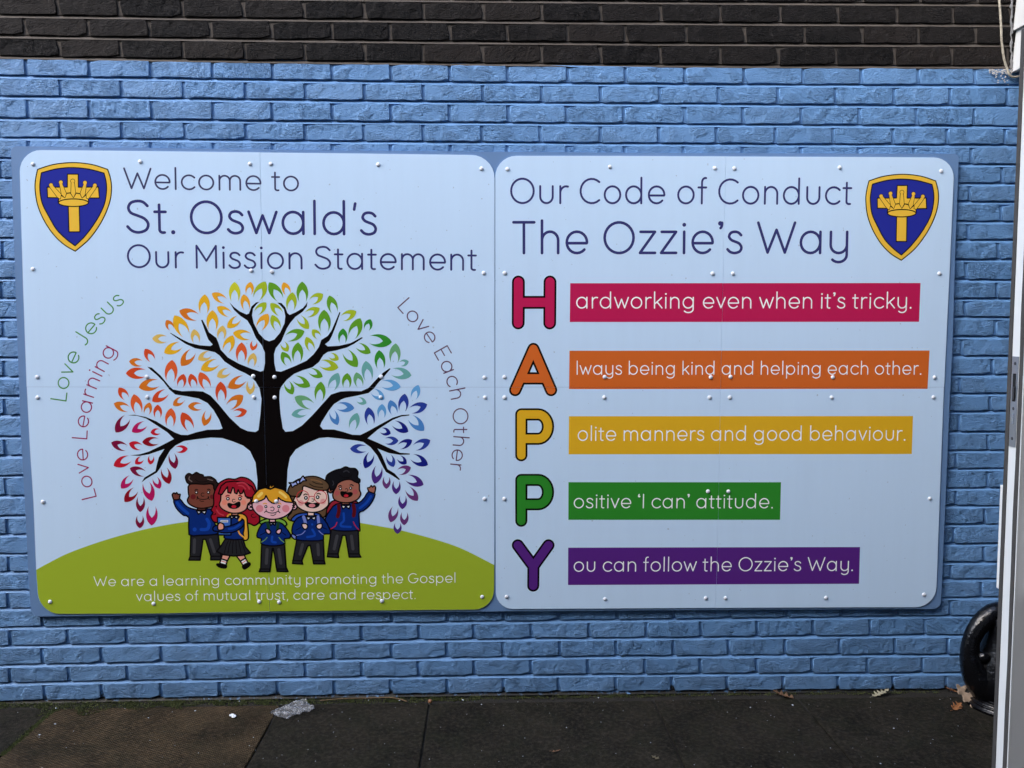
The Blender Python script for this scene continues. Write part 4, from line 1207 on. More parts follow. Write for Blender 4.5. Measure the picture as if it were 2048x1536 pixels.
k.done(Y2 - 0.0004, 'girl with brown hair, red round glasses and a lilac bow')
k = Kid(490, 950, 7.3125, 17)
k.fill('bag_green', [(222,710),(240,668),(320,640),(420,632),(520,640),(590,675),(600,740),(420,760)])
k.fill('trouser', [(245,990),(230,1370),(208,1412),(365,1412),(402,1072),(415,1072),(470,1408),(632,1412),(600,1350),(575,990)], False)
k.line('trouser_light', [(325,1090),(312,1290)], 44); k.line('trouser_light', [(495,1090),(525,1290)], 44)
k.line('black', [(215,1375),(365,1375)], 18); k.line('black', [(468,1375),(620,1375)], 18)
k.fill('sweater', [(300,690),(230,742),(180,850),(180,910),(240,930),(235,1000),(310,1028),(410,1036),(510,1028),(582,1000),(575,930),(648,925),(665,870),(590,760),(500,690)], n=2)
k.line('sweater_light', [(400,900),(395,970),(450,985)], 34)
k.line('black', [(300,840),(220,880)], 11); k.line('black', [(545,840),(600,880)], 11)
k.line('strap_green', [(325,700),(340,740),(348,800)], 46); k.line('strap_green', [(490,700),(482,740),(478,800)], 46)
k.line('bag_green', [(325,910),(290,950),(240,980)], 10); k.line('bag_green', [(495,910),(530,950),(575,985)], 10)
k.fill('skin_pink', [(305,790),(350,795),(378,830),(360,862),(330,855),(308,825)]); k.fill('skin_pink', [(528,790),(485,795),(455,830),(475,858),(505,862),(528,830)])
k.fill('skin_pink', [(358,640),(445,640),(445,690),(358,690)], False)
k.fill('white', [(362,690),(406,704),(450,690),(438,738),(406,708),(378,738)], False)
k.dot('skin_pink', 84, 468, 46, None, True); k.dot('skin_pink', 718, 465, 44, None, True)
k.fill('skin_pink', [(120,390),(112,480),(180,572),(290,628),(400,648),(520,630),(630,575),(705,480),(695,390),(560,320),(400,290),(240,320)])
k.ear_x(86, 465, 17); k.ear_x(712, 460, 17)
k.dot('cheek_pink', 215, 490, 55); k.dot('cheek_pink', 598, 490, 55)
k.eye(306, 462, 23); k.eye(495, 462, 23)
k.line('hair_gold', [(268,422),(292,412),(318,420)], 15); k.line('hair_gold', [(485,418),(510,410),(530,425)], 15)
k.line('black', [(375,475),(408,468),(428,495),(405,525),(378,515)], 11)
k.line('black', [(285,548),(310,528),(345,548),(400,556),(450,548),(485,528),(512,552)], 13); k.line('black', [(312,535),(310,505)], 11); k.line('black', [(487,535),(490,500)], 11)
k.line('black', [(378,585),(420,590),(455,565)], 11)
k.fill('hair_gold', [(300,150),(355,178),(370,120),(388,165),(450,125),(425,175),(380,200),(330,188)], False)
k.fill('hair_gold', [(95,402),(120,300),(200,212),(300,184),(370,208),(440,180),(560,212),(650,290),(702,402),(600,392),(530,365),(490,328),(480,385),(430,415),(395,408),(345,370),(308,300),(290,345),(240,372),(160,395)], False)
k.line('hair_gold_light', [(200,310),(245,265)], 44); k.line('hair_gold_light', [(510,250),(560,285),(600,325)], 36)
k.done(Y2 - 0.0006, 'fair-haired boy with a green bag in the middle of the group')

# ---- white domed fixing caps
def dome(r, h, n=12, m=4):
    V, F = [], []
    for k in range(m):
        a = k / m * math.pi / 2
        for i in range(n):
            t = 2 * math.pi * i / n
            V.append((r * math.cos(a) * math.cos(t), -h * math.sin(a) ** 1.0, r * math.cos(a) * math.sin(t)))
    V.append((0, -h, 0))
    for k in range(m - 1):
        for i in range(n):
            j = (i + 1) % n
            F.append((k * n + i, k * n + j, (k + 1) * n + j, (k + 1) * n + i))
    for i in range(n):
        F.append(((m - 1) * n + i, (m - 1) * n + (i + 1) % n, m * n))
    return V, F
M_CAP = simple('white_cap', (0.76, 0.80, 0.86), 0.4)
V, F = dome(0.0080, 0.0038, 14, 5)
V += [(x * 1.0, 0.0006, z) for x, y, z in V[:14]]
cap_me = bpy.data.meshes.new('fixing_cap')
cap_me.from_pydata(V, [], F)
cap_me.polygons.foreach_set('use_smooth', [True] * len(F))
cap_me.materials.append(M_CAP)
cap_me.update()
CL = [(65,328),(280,323),(499,327.5),(541,327.5),(756,329),(963,337),(65,538),(502,541),(543.5,543),(967.5,546),(73.5,754),(293,754),(506,752.5),(548.5,754.3),(762,753.3),(969,755),(74.5,795),(294,794.5),(507.3,794.5),(549,795.2),(761,794.3),(970,795),(85,1004),(511.9,1002.5),(552,1003),(969,998),(99.5,1204),(306.7,1207.8),(518,1203.8),(557.8,1204.8),(763.5,1202.4),(964.3,1194)]
CR_ = [(1015,338),(1220,333.4),(1430,336),(1469,336.5),(1680,335),(1883,342),(1009.6,546),(1425.5,547),(1466.2,547),(1879.5,547),(1009,754),(1209.5,754),(1421.8,754.5),(1461.4,753.8),(1666,754.6),(1869.7,754.8),(1009,795),(1208.6,795),(1419.5,795),(1460,795),(1664,795),(1867.6,794.6),(1008.5,998),(1416.4,983),(1457,983),(1860,997.4),(1013.2,1193.8),(1210.2,1198.4),(1411.7,1196.6),(1451,1196.6),(1652.3,1196),(1848.4,1189.6)]
for sg, lst in ((sgL, CL), (sgR, CR_)):
    for x, y in lst:
        o = bpy.data.objects.new('fixing_cap', cap_me)
        COL.objects.link(o)
        o.parent = sg
        X, Z = wall(x, y, YP - 0.003)
        o.location = (X, YP - 0.0009, Z)
        s = random.uniform(0.94, 1.05)
        o.scale = (s, 1, s)

# ================================================================== RIGHT SIDE: door leaf, clad building
M_UPVC = simple('white_plastic', (0.86, 0.855, 0.81), 0.5)
m, nt, p = newmat('weathered_white')
geo = N(nt, 'ShaderNodeNewGeometry')
mp = N(nt, 'ShaderNodeMapping')
mp.inputs['Scale'].default_value = (1, 1, 0.25)
L(nt, geo.outputs['Position'], mp.inputs[0])
L(nt, mixc(nt, ramp(nt, noise(nt, mp.outputs[0], 14, 5, 0.65), [(0.4, (0, 0, 0)), (0.8, (1, 1, 1))]), (0.60, 0.61, 0.61), (0.50, 0.50, 0.49)), p.inputs['Base Color'])
p.inputs['Roughness'].default_value = 0.45
M_WWH = m
M_FACE = simple('door_face_grey', (0.82, 0.81, 0.80), 0.5)
m, nt, p = newmat('rubber_seal')
geo = N(nt, 'ShaderNodeNewGeometry')
L(nt, mixc(nt, noise(nt, geo.outputs['Position'], 40, 4, 0.6), (0.045, 0.041, 0.037), (0.085, 0.078, 0.070)), p.inputs['Base Color'])
p.inputs['Roughness'].default_value = 0.8
L(nt, bump(nt, noise(nt, geo.outputs['Position'], 70, 3, 0.6), 0.0015, 0.7), p.inputs['Normal'])
M_RUB = m
M_STEEL = simple('steel', (0.50, 0.51, 0.53), 0.36, 1.0)
M_STEELD = simple('dark_steel', (0.10, 0.10, 0.105), 0.4, 0.8)
M_HOLE = simple('slot_black', (0.006, 0.006, 0.006), 0.8)

DY = -1.50                       # plane of the leaf's back edge
DX = wall(2012, 980, DY)[0]
# leaf edge measured: left limit px at two heights gives its (very slight) lean
xt, zt_ = wall(2033.5, 300, DY)
xb, zb_ = wall(1984.0, 1530, DY)
lean = math.atan2(xt - xb, zt_ - zb_)
XB = xb - zb_ * math.tan(lean)
ztop = wall(2040, 64, DY)[1]
def depth_of(px, py):
    """how far toward the camera the edge (plane x = its own line) is seen at px"""
    v = ray(px, py)
    # solve X on plane x = XB + tan(lean)*z
    t = (XB - CX + math.tan(lean) * CZ) / (v.x - math.tan(lean) * v.z)
    return CY + v.y * t
ys = [depth_of(px, 1400) for px in (1990.0, 1996.5, 2011.5, 2019.5, 2021.8)]
print('door', XB, R(0), math.degrees(lean), ztop, ys)
door = empty('door', (XB, DY, 0), 'open white door leaf seen edge-on at the right, lock plate and dark rubber seals on its edge', 'door')
door.rotation_euler = (0, lean, 0)
y0 = DY
def dd(y):
    return y - DY
ya, yb, yc, yd, ye = ys
W_ = 0.92
# core of the leaf (edge strip is its white end), seals, lip
box_obj('edge_strip', (0.0, 0.05, dd(yc), dd(yb), 0.0, ztop - 0.012), M_UPVC, door, 0.0008)
box_obj('leaf_core', (0.0502, W_, dd(yd) + 0.002, dd(ya) - 0.002, 0.0, ztop - 0.012), M_FACE, door, 0.001)
def wavy_strip(name, ya_, yb_, xo, amp, mat, seed):
    rr = random.Random(seed)
    n = 60
    V, F = [], []
    ph = [rr.uniform(0, 6) for _ in range(4)]
    for i in range(n + 1):
        z = (ztop + 0.004) * i / n
        wv = amp * (math.sin(z * 9 + ph[0]) * .5 + math.sin(z * 23 + ph[1]) * .3 + math.sin(z * 47 + ph[2]) * .2)
        wv2 = amp * (math.sin(z * 13 + ph[3]) * .5 + math.sin(z * 31 + ph[1]) * .3)
        V += [(-xo, ya_ + wv, z), (-xo, yb_ + wv2, z), (0.045, yb_ + wv2, z), (0.045, ya_ + wv, z)]
    for i in range(n):
        for k in range(4):
            j = (k + 1) % 4
            F.append((i * 4 + k, i * 4 + j, (i + 1) * 4 + j, (i + 1) * 4 + k))
    F += [(0, 3, 2, 1), (n * 4, n * 4 + 1, n * 4 + 2, n * 4 + 3)]
    return mesh_obj(name, V, F, mat, door)
wavy_strip('rubber_seal', dd(yb) - 0.0002, dd(ya), 0.0015, 0.0003, M_RUB, 1)
wavy_strip('rubber_seal', dd(yd), dd(yc) - 0.0006, 0.0012, 0.0014, M_RUB, 2)
box_obj('front_lip', (-0.001, 0.045, dd(ye) , dd(yd) - 0.0005, 0.0, ztop - 0.010), M_UPVC, door, 0.0006)
box_obj('front_skin', (0.0455, W_, dd(ye) + 0.0005, dd(yd) + 0.0015, 0.0, ztop - 0.011), M_FACE, door)
# lock plate
zl0, zl1 = wall(2020, 890, DY)[1], wall(2030, 712, DY)[1]
ym0, ym1 = dd(yc) + 0.0015, dd(yb) - 0.003
plate = box_obj('lock_plate', (-0.0018, 0.002, ym0, ym1, zl0, zl1), M_STEEL, door, 0.0006)
hh = zl1 - zl0
def lz(py):
    return wall(2024, py, DY)[1]
ymid = (ym0 + ym1) / 2
box_obj('latch_slot', (-0.0022, -0.0019, ymid - 0.0045, ymid + 0.0045, lz(801), lz(746)), M_HOLE, plate)
box_obj('latch_hook', (-0.0045, -0.0023, ymid - 0.0038, ymid + 0.0018, lz(797), lz(772)), M_STEELD, plate, 0.0006)
box_obj('plate_recess', (-0.0024, -0.0019, ymid - 0.0028, ymid + 0.0028, lz(846), lz(824)), simple('worn_steel', (0.62, 0.63, 0.65), 0.25, 1.0), plate, 0.0002)
for py in (726, 815, 874):
    V, F = dome(0.0036, 0.0008, 12, 3)
    o = mesh_obj('screw_head', [(y, x, z) for x, y, z in V], [f[::-1] for f in F], M_STEELD, plate, True)
    o.location = (-0.0018, ymid, lz(py))
# handles on both faces, level with each other
h0, h1 = wall(2003, 1180, DY)[1], wall(2003, 972, DY)[1]
box_obj('back_handle_plate', (0.003, 0.075, dd(ya) + 0.0002, dd(ya) + 0.016, h0, h1), M_UPVC, door, 0.002)
hx = 0.024
h2, h3 = wall(2044, 1192, ye)[1], wall(2044, 989, ye)[1]
box_obj('front_handle_plate', (hx, 0.10, dd(ye) - 0.016, dd(ye) - 0.0003, h2, h3), M_WWH, door, 0.002)

# clad building at right: weatherboards high up, door opening under them
bld = empty('clad_building', (CLAD_X, 0, 0), 'white weatherboarded building end meeting the brick wall at the top right corner', 'building')
zz = CLAD_Z
bh = wall(2031, 63)[1] - CLAD_Z
k_ = 0
while zz < 6.1:  # boards carried up out of view to block sky light from the right
    V = [(0.004, -0.004, 0), (-0.016, -0.004, 0.001), (-0.004, -0.004, bh - 0.002), (0.02, -0.004, bh - 0.002)]
    V2 = [(x, -4.2, z) for x, y, z in V]
    mesh_obj('weatherboard', V + V2, [(0, 1, 2, 3), (7, 6, 5, 4), (0, 4, 5, 1), (1, 5, 6, 2), (2, 6, 7, 3), (3, 7, 4, 0)], M_WWH, bld, loc=(0, 0, zz))
    zz += bh
    k_ += 1
box_obj('eaves_wall', (0.021, 0.10, -4.2, -0.004, CLAD_Z, 6.14), M_WWH, bld)
box_obj('soffit', (0.0215, 1.6, -4.2, -0.012, CLAD_Z - 0.02, CLAD_Z - 0.0005), M_WWH, bld)
box_obj('side_wall', (0.05, 0.17, -4.2, -1.62, 0.0, CLAD_Z - 0.021), M_BM, bld)  # unseen wall, made dark so it bounces less light
yard = empty('added_sky_blocker', (3.5, -4.2, 0), 'unseen plain brown block added behind the camera to cut off low sky light', 'building')  # unseen blocks added so sky light reaches the wall mainly from above
box_obj('rear_sky_blocker', (-9.0, 6.5, -3.0, 0.0, 0.0, 6.6), mat_mortar('rear_blocker_brown', (0.09, 0.08, 0.072), (0.15, 0.13, 0.115)), yard, 0.01)
box_obj('wing_sky_blocker', (-9.6, -9.4, -3.0, 4.15, 0.0, 3.4), mat_mortar('wing_blocker_brown', (0.05, 0.045, 0.04), (0.09, 0.08, 0.07)), yard, 0.01)  # added out of view to shut off low sky light at the left end
box_obj('sky_blocker_top', (-9.1, 6.6, -3.1, 0.1, 6.603, 6.72), M_STEELD, yard, 0.005)
box_obj('porch_wall', (1.6, 1.72, -4.2, -0.0135, 0.0, CLAD_Z - 0.021), M_WWH, bld)
box_obj('flat_roof', (-0.05, 1.7, -4.3, -0.012, 6.15, 6.25), M_STEELD, bld)

# ================================================================== SMALL THINGS
# ---- cable at the top right
def tube(path, r, n=8, closed=False):
    V, F = [], []
    P = [Vector(p) for p in path]
    up = Vector((0, -1, 0.01))
    for i, p_ in enumerate(P):
        t = (P[min(i + 1, len(P) - 1)] - P[max(i - 1, 0)]).normalized()
        a = t.cross(up)
        if a.length < 0.05:
            a = t.cross(Vector((1, 0, 0)))
        a.normalize()
        b = t.cross(a)
        rr = r[i] if isinstance(r, (list, tuple)) else r
        for k in range(n):
            an = 2 * math.pi * k / n
            V.append(tuple(p_ + a * rr * math.cos(an) + b * rr * math.sin(an)))
    m_ = len(P)
    for i in range(m_ - 1):
        for k in range(n):
            j = (k + 1) % n
            F.append((i * n + k, i * n + j, (i + 1) * n + j, (i + 1) * n + k))
    F += [tuple(range(n))[::-1], tuple(range((m_ - 1) * n, m_ * n))]
    return V, F
cab = [(1990, -260), (1994, -120), (1998, -10), (2000, 20), (2002, 50), (2003, 80), (2006, 105), (2009, 122), (2014, 137), (2018, 148), (2024, 153.5), (2032, 154), (2046, 151)]
cpts = [(*wall(x, y, -0.014), -0.014) for x, y in cab]
cpts = [(x, y, z) for x, z, y in cpts]
cpts[-1] = (cpts[-1][0], -0.03, cpts[-1][2])
V, F = tube(catmull(cpts, False, 4), 0.0042)
m, nt, p = newmat('cable_sheath')
geo = N(nt, 'ShaderNodeNewGeometry')
L(nt, mixc(nt, ramp(nt, noise(nt, geo.outputs['Position'], 55, 4, 0.7), [(0.45, (0, 0, 0)), (0.7, (1, 1, 1))]), (0.42, 0.38, 0.30), (0.14, 0.11, 0.08)), p.inputs['Base Color'])
p.inputs['Roughness'].default_value = 0.6
o = mesh_obj('cable', V, F, m, None, True)
tag(o, 'old cream cable hanging down the dark bricks and bending behind the white cladding', 'cable')
# grey mastic bead along the junction
mast = []
rr = random.Random(4)
for i in range(40):
    py = -60 + i * 5.2
    X, Z = wall(2022.5 + rr.uniform(-1.6, 1.6) + (2.5 if i < 14 else 0), py, -0.006)
    mast.append((X, -0.006, Z))
V, F = tube(mast, [rr.uniform(0.002, 0.0065) for _ in mast], 7)
o = mesh_obj('sealant_bead', V, F, mat_mortar('sealant', (0.10, 0.10, 0.105), (0.30, 0.30, 0.31)), None, True)
tag(o, 'rough grey sealant bead down the corner between dark bricks and white cladding', 'sealant')
# white filler flakes on the top corner brick
V, F = [], []
for i in range(150):
    t = rr.random()
    px, py = (1978 + t * 46, 139 + rr.random() * 7) if rr.random() < 0.55 else (1984 + rr.random() * 38, 142 + rr.random() * 24 * rr.random() * 1.6)
    X, Z = wall(px, py, -0.008)
    s = rr.uniform(0.0008, 0.0042)
    n = rr.randint(4, 6)
    b = len(V)
    for q in range(n):
        a = 2 * math.pi * q / n + rr.uniform(-.3, .3)
        V.append((X + s * rr.uniform(.5, 1.5) * math.cos(a), -0.0100 + rr.uniform(-0.0004, 0.0004), Z + s * rr.uniform(.4, 1) * math.sin(a)))
    V.append((X, -0.0118, Z))
    for q in range(n):
        F.append((b + q, b + (q + 1) % n, b + n))
o = mesh_obj('filler_flakes', V, F, simple('old_filler', (0.55, 0.53, 0.50), 0.8))
tag(o, 'crumbs of white filler spattered on the top right blue brick', 'filler', kind='stuff')

# ---- black cast ornament at the right
m, nt, p = newmat('glossy_black_paint')
geo = N(nt, 'ShaderNodeNewGeometry')
p.inputs['Base Color'].default_value = (0.0025, 0.0027, 0.0036, 1)
p.inputs['Roughness'].default_value = 0.2
p.inputs['Specular IOR Level'].default_value = 0.42
L(nt, bump(nt, noise(nt, geo.outputs['Position'], 75, 3, 0.55), 0.003, 0.7), p.inputs['Normal'])
M_BLK = m
ox, oy = gnd(2008, 1412)
oz = 0.0
print('ornament', ox, oy)
orn = empty('ornament', (ox, oy, 0), 'glossy black cast ornament with open loop and ringed base, half hidden behind the door', 'ornament')
Yo = oy
def OP(px, py, dy=0.0):
    X, Z = wall(px, py, Yo + dy)
    return (X - ox, dy, Z)
loop_px = [(2034, 1226, 15), (2010, 1222, 18), (1990, 1225, 20), (1971, 1238, 20), (1954, 1257, 18), (1943, 1280, 17), (1940, 1305, 19), (1946, 1332, 25), (1958, 1354, 32), (1974, 1374, 36)]
lp = [OP(x, y) for x, y, r in loop_px]
pxm = 1 / (FOC / (Yo - CY))
rad = []
for i in range(len(loop_px) - 1):
    for q in range(5):
        rad.append((loop_px[i][2] * (1 - q / 5) + loop_px[i + 1][2] * q / 5) * pxm)
rad.append(loop_px[-1][2] * pxm)
V, F = tube(catmull(lp, False, 5), rad, 16)
mesh_obj('loop', V, F, M_BLK, orn, True)
lp2 = [(2 * OP(2008, 1300)[0] - x, y, z) for x, y, z in lp]
V, F = tube(catmull(lp2, False, 5), rad, 16)
mesh_obj('loop', V, F, M_BLK, orn, True)
def lathe(prof, n=32, sx=1, sy=1):
    V, F = [], []
    for r, z in prof:
        for i in range(n):
            a = 2 * math.pi * i / n
            V.append((r * math.cos(a) * sx, r * math.sin(a) * sy, z))
    for k in range(len(prof) - 1):
        for i in range(n):
            j = (i + 1) % n
            F.append((k * n + i, k * n + j, (k + 1) * n + j, (k + 1) * n + i))
    F += [tuple(range(n))[::-1], tuple(range((len(prof) - 1) * n, len(prof) * n))]
    return V, F
def zpx(py):
    return wall(1960, py, Yo)[1]
cx_ = OP(2008, 1300)[0]
prof = [(66 * pxm, zpx(1385)), (60 * pxm, zpx(1345)), (50 * pxm, zpx(1310)), (43 * pxm, zpx(1290)), (36 * pxm, zpx(1262)), (38 * pxm, zpx(1235)), (25 * pxm, zpx(1216)), (2 * pxm, zpx(1212))]
V, F = lathe(prof)
o = mesh_obj('column', V, F, M_BLK, orn, True)
o.location = (cx_, 0, 0)
# small inner bulge in front
V, F = lathe([(0.001, -0.022), (0.02, -0.017), (0.029, 0), (0.02, 0.017), (0.001, 0.022)], 16)
o = mesh_obj('knob', V, F, M_BLK, orn, True)
o.location = OP(1966, 1313, -0.02)
# ringed base
prof = []
zb = zpx(1372)
steps = 6
for s in range(steps):
    r0 = 0.066 + 0.0085 * s
    z0 = zb * (1 - s / steps)
    z1 = zb * (1 - (s + 1) / steps)
    prof += [(r0 + 0.000, z0 + 0.000), (r0 + 0.010, z0 - 0.004), (r0 + 0.013, (z0 + z1) / 2), (r0 + 0.010, z1 + 0.004)]
prof = [(0.02, zb + 0.004)] + prof + [(0.124, 0.0)]
V, F = lathe(prof[::-1], 40)
o = mesh_obj('ringed_base', V, F, M_BLK, orn, True)
o.location = (cx_, 0, 0)

# ---- moss along the foot of the wall
m, nt, p = newmat('moss')
geo = N(nt, 'ShaderNodeNewGeometry')
L(nt, mixc(nt, noise(nt, geo.outputs['Position'], 28, 5, 0.7), (0.026, 0.032, 0.010), (0.130, 0.160, 0.045)), p.inputs['Base Color'])
p.inputs['Roughness'].default_value = 0.9
M_MOSS = m
rr = random.Random(21)
V, F = [], []
def tuft(x, y, z, s, VV, FF):
    for q in range(3):
        a = rr.uniform(0, math.pi)
        b = len(VV)
        dx, dy = math.cos(a) * s, math.sin(a) * s
        lx, ly = rr.uniform(-s, s) * .6, rr.uniform(-s, s) * .6
        VV += [(x - dx * .5, y - dy * .5, z), (x + dx * .5, y + dy * .5, z), (x + lx, y + ly, z + s * rr.uniform(.5, 1.3))]
        FF.append((b, b + 1, b + 2))
def band(px):
    if px < 60: return 0.026, 0.7
    if px < 110: return 0.036, 0.8
    if px < 260: return 0.078, 1.0
    if px < 380: return 0.050, 1.0
    if px < 560: return 0.034, .75
    if px < 840: return 0.030, .6
    if px < 960: return 0.018, .5
    if px < 1300: return 0.008, .22
    return 0.005, .12
for i in range(30000):
    px = rr.uniform(-120, 1900)
    wd, dens = band(px)
    if rr.random() > dens * (0.65 + 0.55 * math.sin(px * .11) * math.sin(px * 0.037 + 1)):
        continue
    X = gnd(px, 1400)[0]
    t = rr.random() ** 1.4
    y = -0.006 - t * wd * (1.0 + 0.35 * math.sin(px * .07)) - 0.01 * rr.random()
    hgt = (1 - t) * 0.010 * rr.random()
    tuft(X, y, -0.004 + hgt + (0.004 if y < EDGE_Y + 0.005 else 0), rr.uniform(.002, .0048), V, F)
# a green seam in the joint between the two left slabs
xa, ya_ = gnd(100, 1440)
xb_, yb_ = gnd(60, 1470)
for i in range(1500):
    t = rr.random()
    tuft(jx[3] + rr.gauss(0, .006), EDGE_Y - t * .35, -0.002, rr.uniform(.002, .004), V, F)
o = mesh_obj('moss', V, F, M_MOSS)
tag(o, 'green moss growing along the foot of the blue wall', 'moss', kind='stuff')

# ---- debris: crumbs of grit and paint on the ground
V, F = [], []
V2, F2 = [], []
for i in range(420):
    px, py = rr.uniform(0, 1975), rr.uniform(1408, 1540)
    if i > 300:
        py = rr.uniform(1396, 1412)
    X, Y_ = gnd(px, min(py, 1600))
    s = rr.uniform(.0007, .0019) if rr.random() < .9 else rr.uniform(.0022, .0042)
    white = rr.random() < .42
    VV, FF = (V, F) if white else (V2, F2)
    b = len(VV)
    n = 5
    for q in range(n):
        a = 2 * math.pi * q / n + rr.uniform(-.4, .4)
        VV.append((X + s * rr.uniform(.5, 1.4) * math.cos(a), Y_ + s * rr.uniform(.5, 1.4) * math.sin(a), 0.0035))
    VV.append((X, Y_, 0.0045 + s * .3))
    for q in range(n):
        FF.append((b + q, b + (q + 1) % n, b + n))
o = mesh_obj('paint_flakes', V, F, simple('pale_flakes', (0.42, 0.47, 0.55), 0.7))
tag(o, 'tiny pale paint flakes and chips scattered over the paving', 'flakes', kind='stuff')
o = mesh_obj('grit', V2, F2, simple('grit', (0.06, 0.05, 0.04), 0.9))
tag(o, 'dark crumbs of grit scattered over the paving', 'grit', kind='stuff')

# ---- dead leaves
def leaf_mat(name, a, b):
    m, nt, p = newmat(name)
    tc = N(nt, 'ShaderNodeTexCoord')
    n = noise(nt, tc.outputs['Object'], 60, 4, 0.65)
    L(nt, mixc(nt, n, a, b), p.inputs['Base Color'])
    p.inputs['Roughness'].default_value = 0.7
    L(nt, bump(nt, noise(nt, tc.outputs['Object'], 160, 3, .6), 0.002, .7), p.inputs['Normal'])
    return m
def dead_leaf(name, lenm, wid, curl, seed, mat, lobes=4, stalk=0.35):
    r2 = random.Random(seed)
    side = [(0.0, 0.02)]
    for k in range(lobes):
        t0 = (k + .25) / (lobes + .4)
        t1 = (k + .75) / (lobes + .4)
        env = math.sin(math.pi * (0.12 + 0.80 * (k + .5) / lobes)) ** .8
        side += [(t0 - .02, env * r2.uniform(.30, .42)), (t0 + .06, env * r2.uniform(.85, 1.1)), (t1 - .01, env * r2.uniform(.75, 1.0)), (t1 + .03, env * r2.uniform(.28, .4))]
    side += [(.95, .16), (1.0, 0.0)]
    bm = bmesh.new()
    def P3(t, w_):
        x = w_ * wid / 2
        y = (t - .5) * lenm
        z = curl * (abs(w_) ** 1.6) * wid * .5 + curl * .35 * lenm * (t - .5) ** 2 * 2 + r2.uniform(-1, 1) * .002
        return (x, y, max(z, 0) + .0008)
    mid = [bm.verts.new(P3(t, 0)) for t, _ in side]
    rt = [bm.verts.new(P3(t, w_)) for t, w_ in side[1:-1]]
    rm = [bm.verts.new(P3(t, w_ * .5)) for t, w_ in side[1:-1]]
    lt = [bm.verts.new(P3(t, -w_ * r2.uniform(.85, 1.1))) for t, w_ in side[1:-1]]
    lm = [bm.verts.new(P3(t, -w_ * .5)) for t, w_ in side[1:-1]]
    for A_, B_ in ((mid[1:-1], rm), (rm, rt), (mid[1:-1], lm), (lm, lt)):
        for i in range(len(A_) - 1):
            bm.faces.new((A_[i], A_[i + 1], B_[i + 1], B_[i]))
    for ends in ((mid[0], mid[1], rm[0]), (mid[0], rm[0], rt[0]), (mid[0], mid[1], lm[0]), (mid[0], lm[0], lt[0]), (mid[-1], mid[-2], rm[-1]), (mid[-1], rm[-1], rt[-1]), (mid[-1], mid[-2], lm[-1]), (mid[-1], lm[-1], lt[-1])):
        try:
            bm.faces.new(ends)
        except ValueError:
            pass
    # stalk
    s0 = Vector((0, -.5 * lenm, .002))
    s1 = Vector((r2.uniform(-.1, .1) * lenm, -(.5 + stalk) * lenm, .004))
    Vt, Ft = tube([s0 + (s1 - s0) * (i / 4) + Vector((0.01 * lenm * math.sin(i), 0, .002 * math.sin(i * .8))) for i in range(5)], .0009, 5)
    vv = [bm.verts.new(v) for v in Vt]
    for f in Ft:
        bm.faces.new([vv[i] for i in f])
    # a second skin so the blade has thickness
    bmesh.ops.recalc_face_normals(bm, faces=bm.faces[:])
    me = bpy.data.meshes.new(name)
    bm.to_mesh(me)
    bm.free()
    me.polygons.foreach_set('use_smooth', [True] * len(me.polygons))
    me.materials.append(mat)
    o = bpy.data.objects.new(name, me)
    COL.objects.link(o)
    so = o.modifiers.new('thickness', 'SOLIDIFY')
    so.thickness = 0.0006
    return o
def put(o, px, py, rz, z=0.003, rx=0, ry=0):
    X, Y_ = gnd(px, py)
    o.location = (X, Y_, z)
    o.rotation_euler = (R(rx), R(ry), R(rz))
ML1 = leaf_mat('leaf_russet', (0.085, 0.045, 0.022), (0.19, 0.105, 0.055))
ML2 = leaf_mat('leaf_pale', (0.19, 0.18, 0.12), (0.33, 0.30, 0.21))
ML3 = leaf_mat('leaf_tan', (0.20, 0.145, 0.10), (0.36, 0.275, 0.20))
ML4 = leaf_mat('leaf_orange', (0.16, 0.06, 0.02), (0.32, 0.13, 0.04))
GRP = 'dead leaves on the paving'
lf = dead_leaf('dead_leaf', .082, .062, .35, 3, ML1); put(lf, 1566, 1393, 70, .004, 14, 6)
tag(lf, 'russet lobed leaf lying against the foot of the wall, left of the pale one', 'leaf', GRP)
lf = dead_leaf('dead_leaf', .078, .046, .3, 8, ML2, 5, .2); put(lf, 1762, 1389, -80, .004, 16, -4)
tag(lf, 'pale greenish lobed leaf lying against the foot of the wall', 'leaf', GRP)
lf = dead_leaf('dead_leaf', .105, .075, .75, 12, ML3, 3, .3); put(lf, 1931, 1404, 18, .022, 48, -28)
tag(lf, 'large crumpled tan leaf standing against the black ornament', 'leaf', GRP)
lf = dead_leaf('dead_leaf', .062, .04, .6, 15, ML4, 3, .2); put(lf, 1913, 1417, -55, .005, 10, 20)
tag(lf, 'orange-brown curled leaf in front of the large tan leaf', 'leaf', GRP)
lf = dead_leaf('dead_leaf', .045, .026, .5, 18, ML4, 3, .9); put(lf, 1902, 1384, 75, .006, 20, 10)
tag(lf, 'small orange leaf with a long pale stalk beside the wall', 'leaf', GRP)
lf = dead_leaf('dead_leaf', .032, .012, .3, 23, ML1, 2, .3); put(lf, 1113, 1504, -70, .003)
tag(lf, 'narrow brown leaf scrap alone on the dark middle slab', 'leaf', GRP)
lf = dead_leaf('dead_leaf', .030, .022, .15, 29, leaf_mat('leaf_dull', (0.06, 0.05, 0.028), (0.12, 0.10, 0.055)), 2, .15); put(lf, 1310, 1517, 40, .003)
tag(lf, 'small round dull-brown leaf near the front edge, beside a slab joint', 'leaf', GRP)

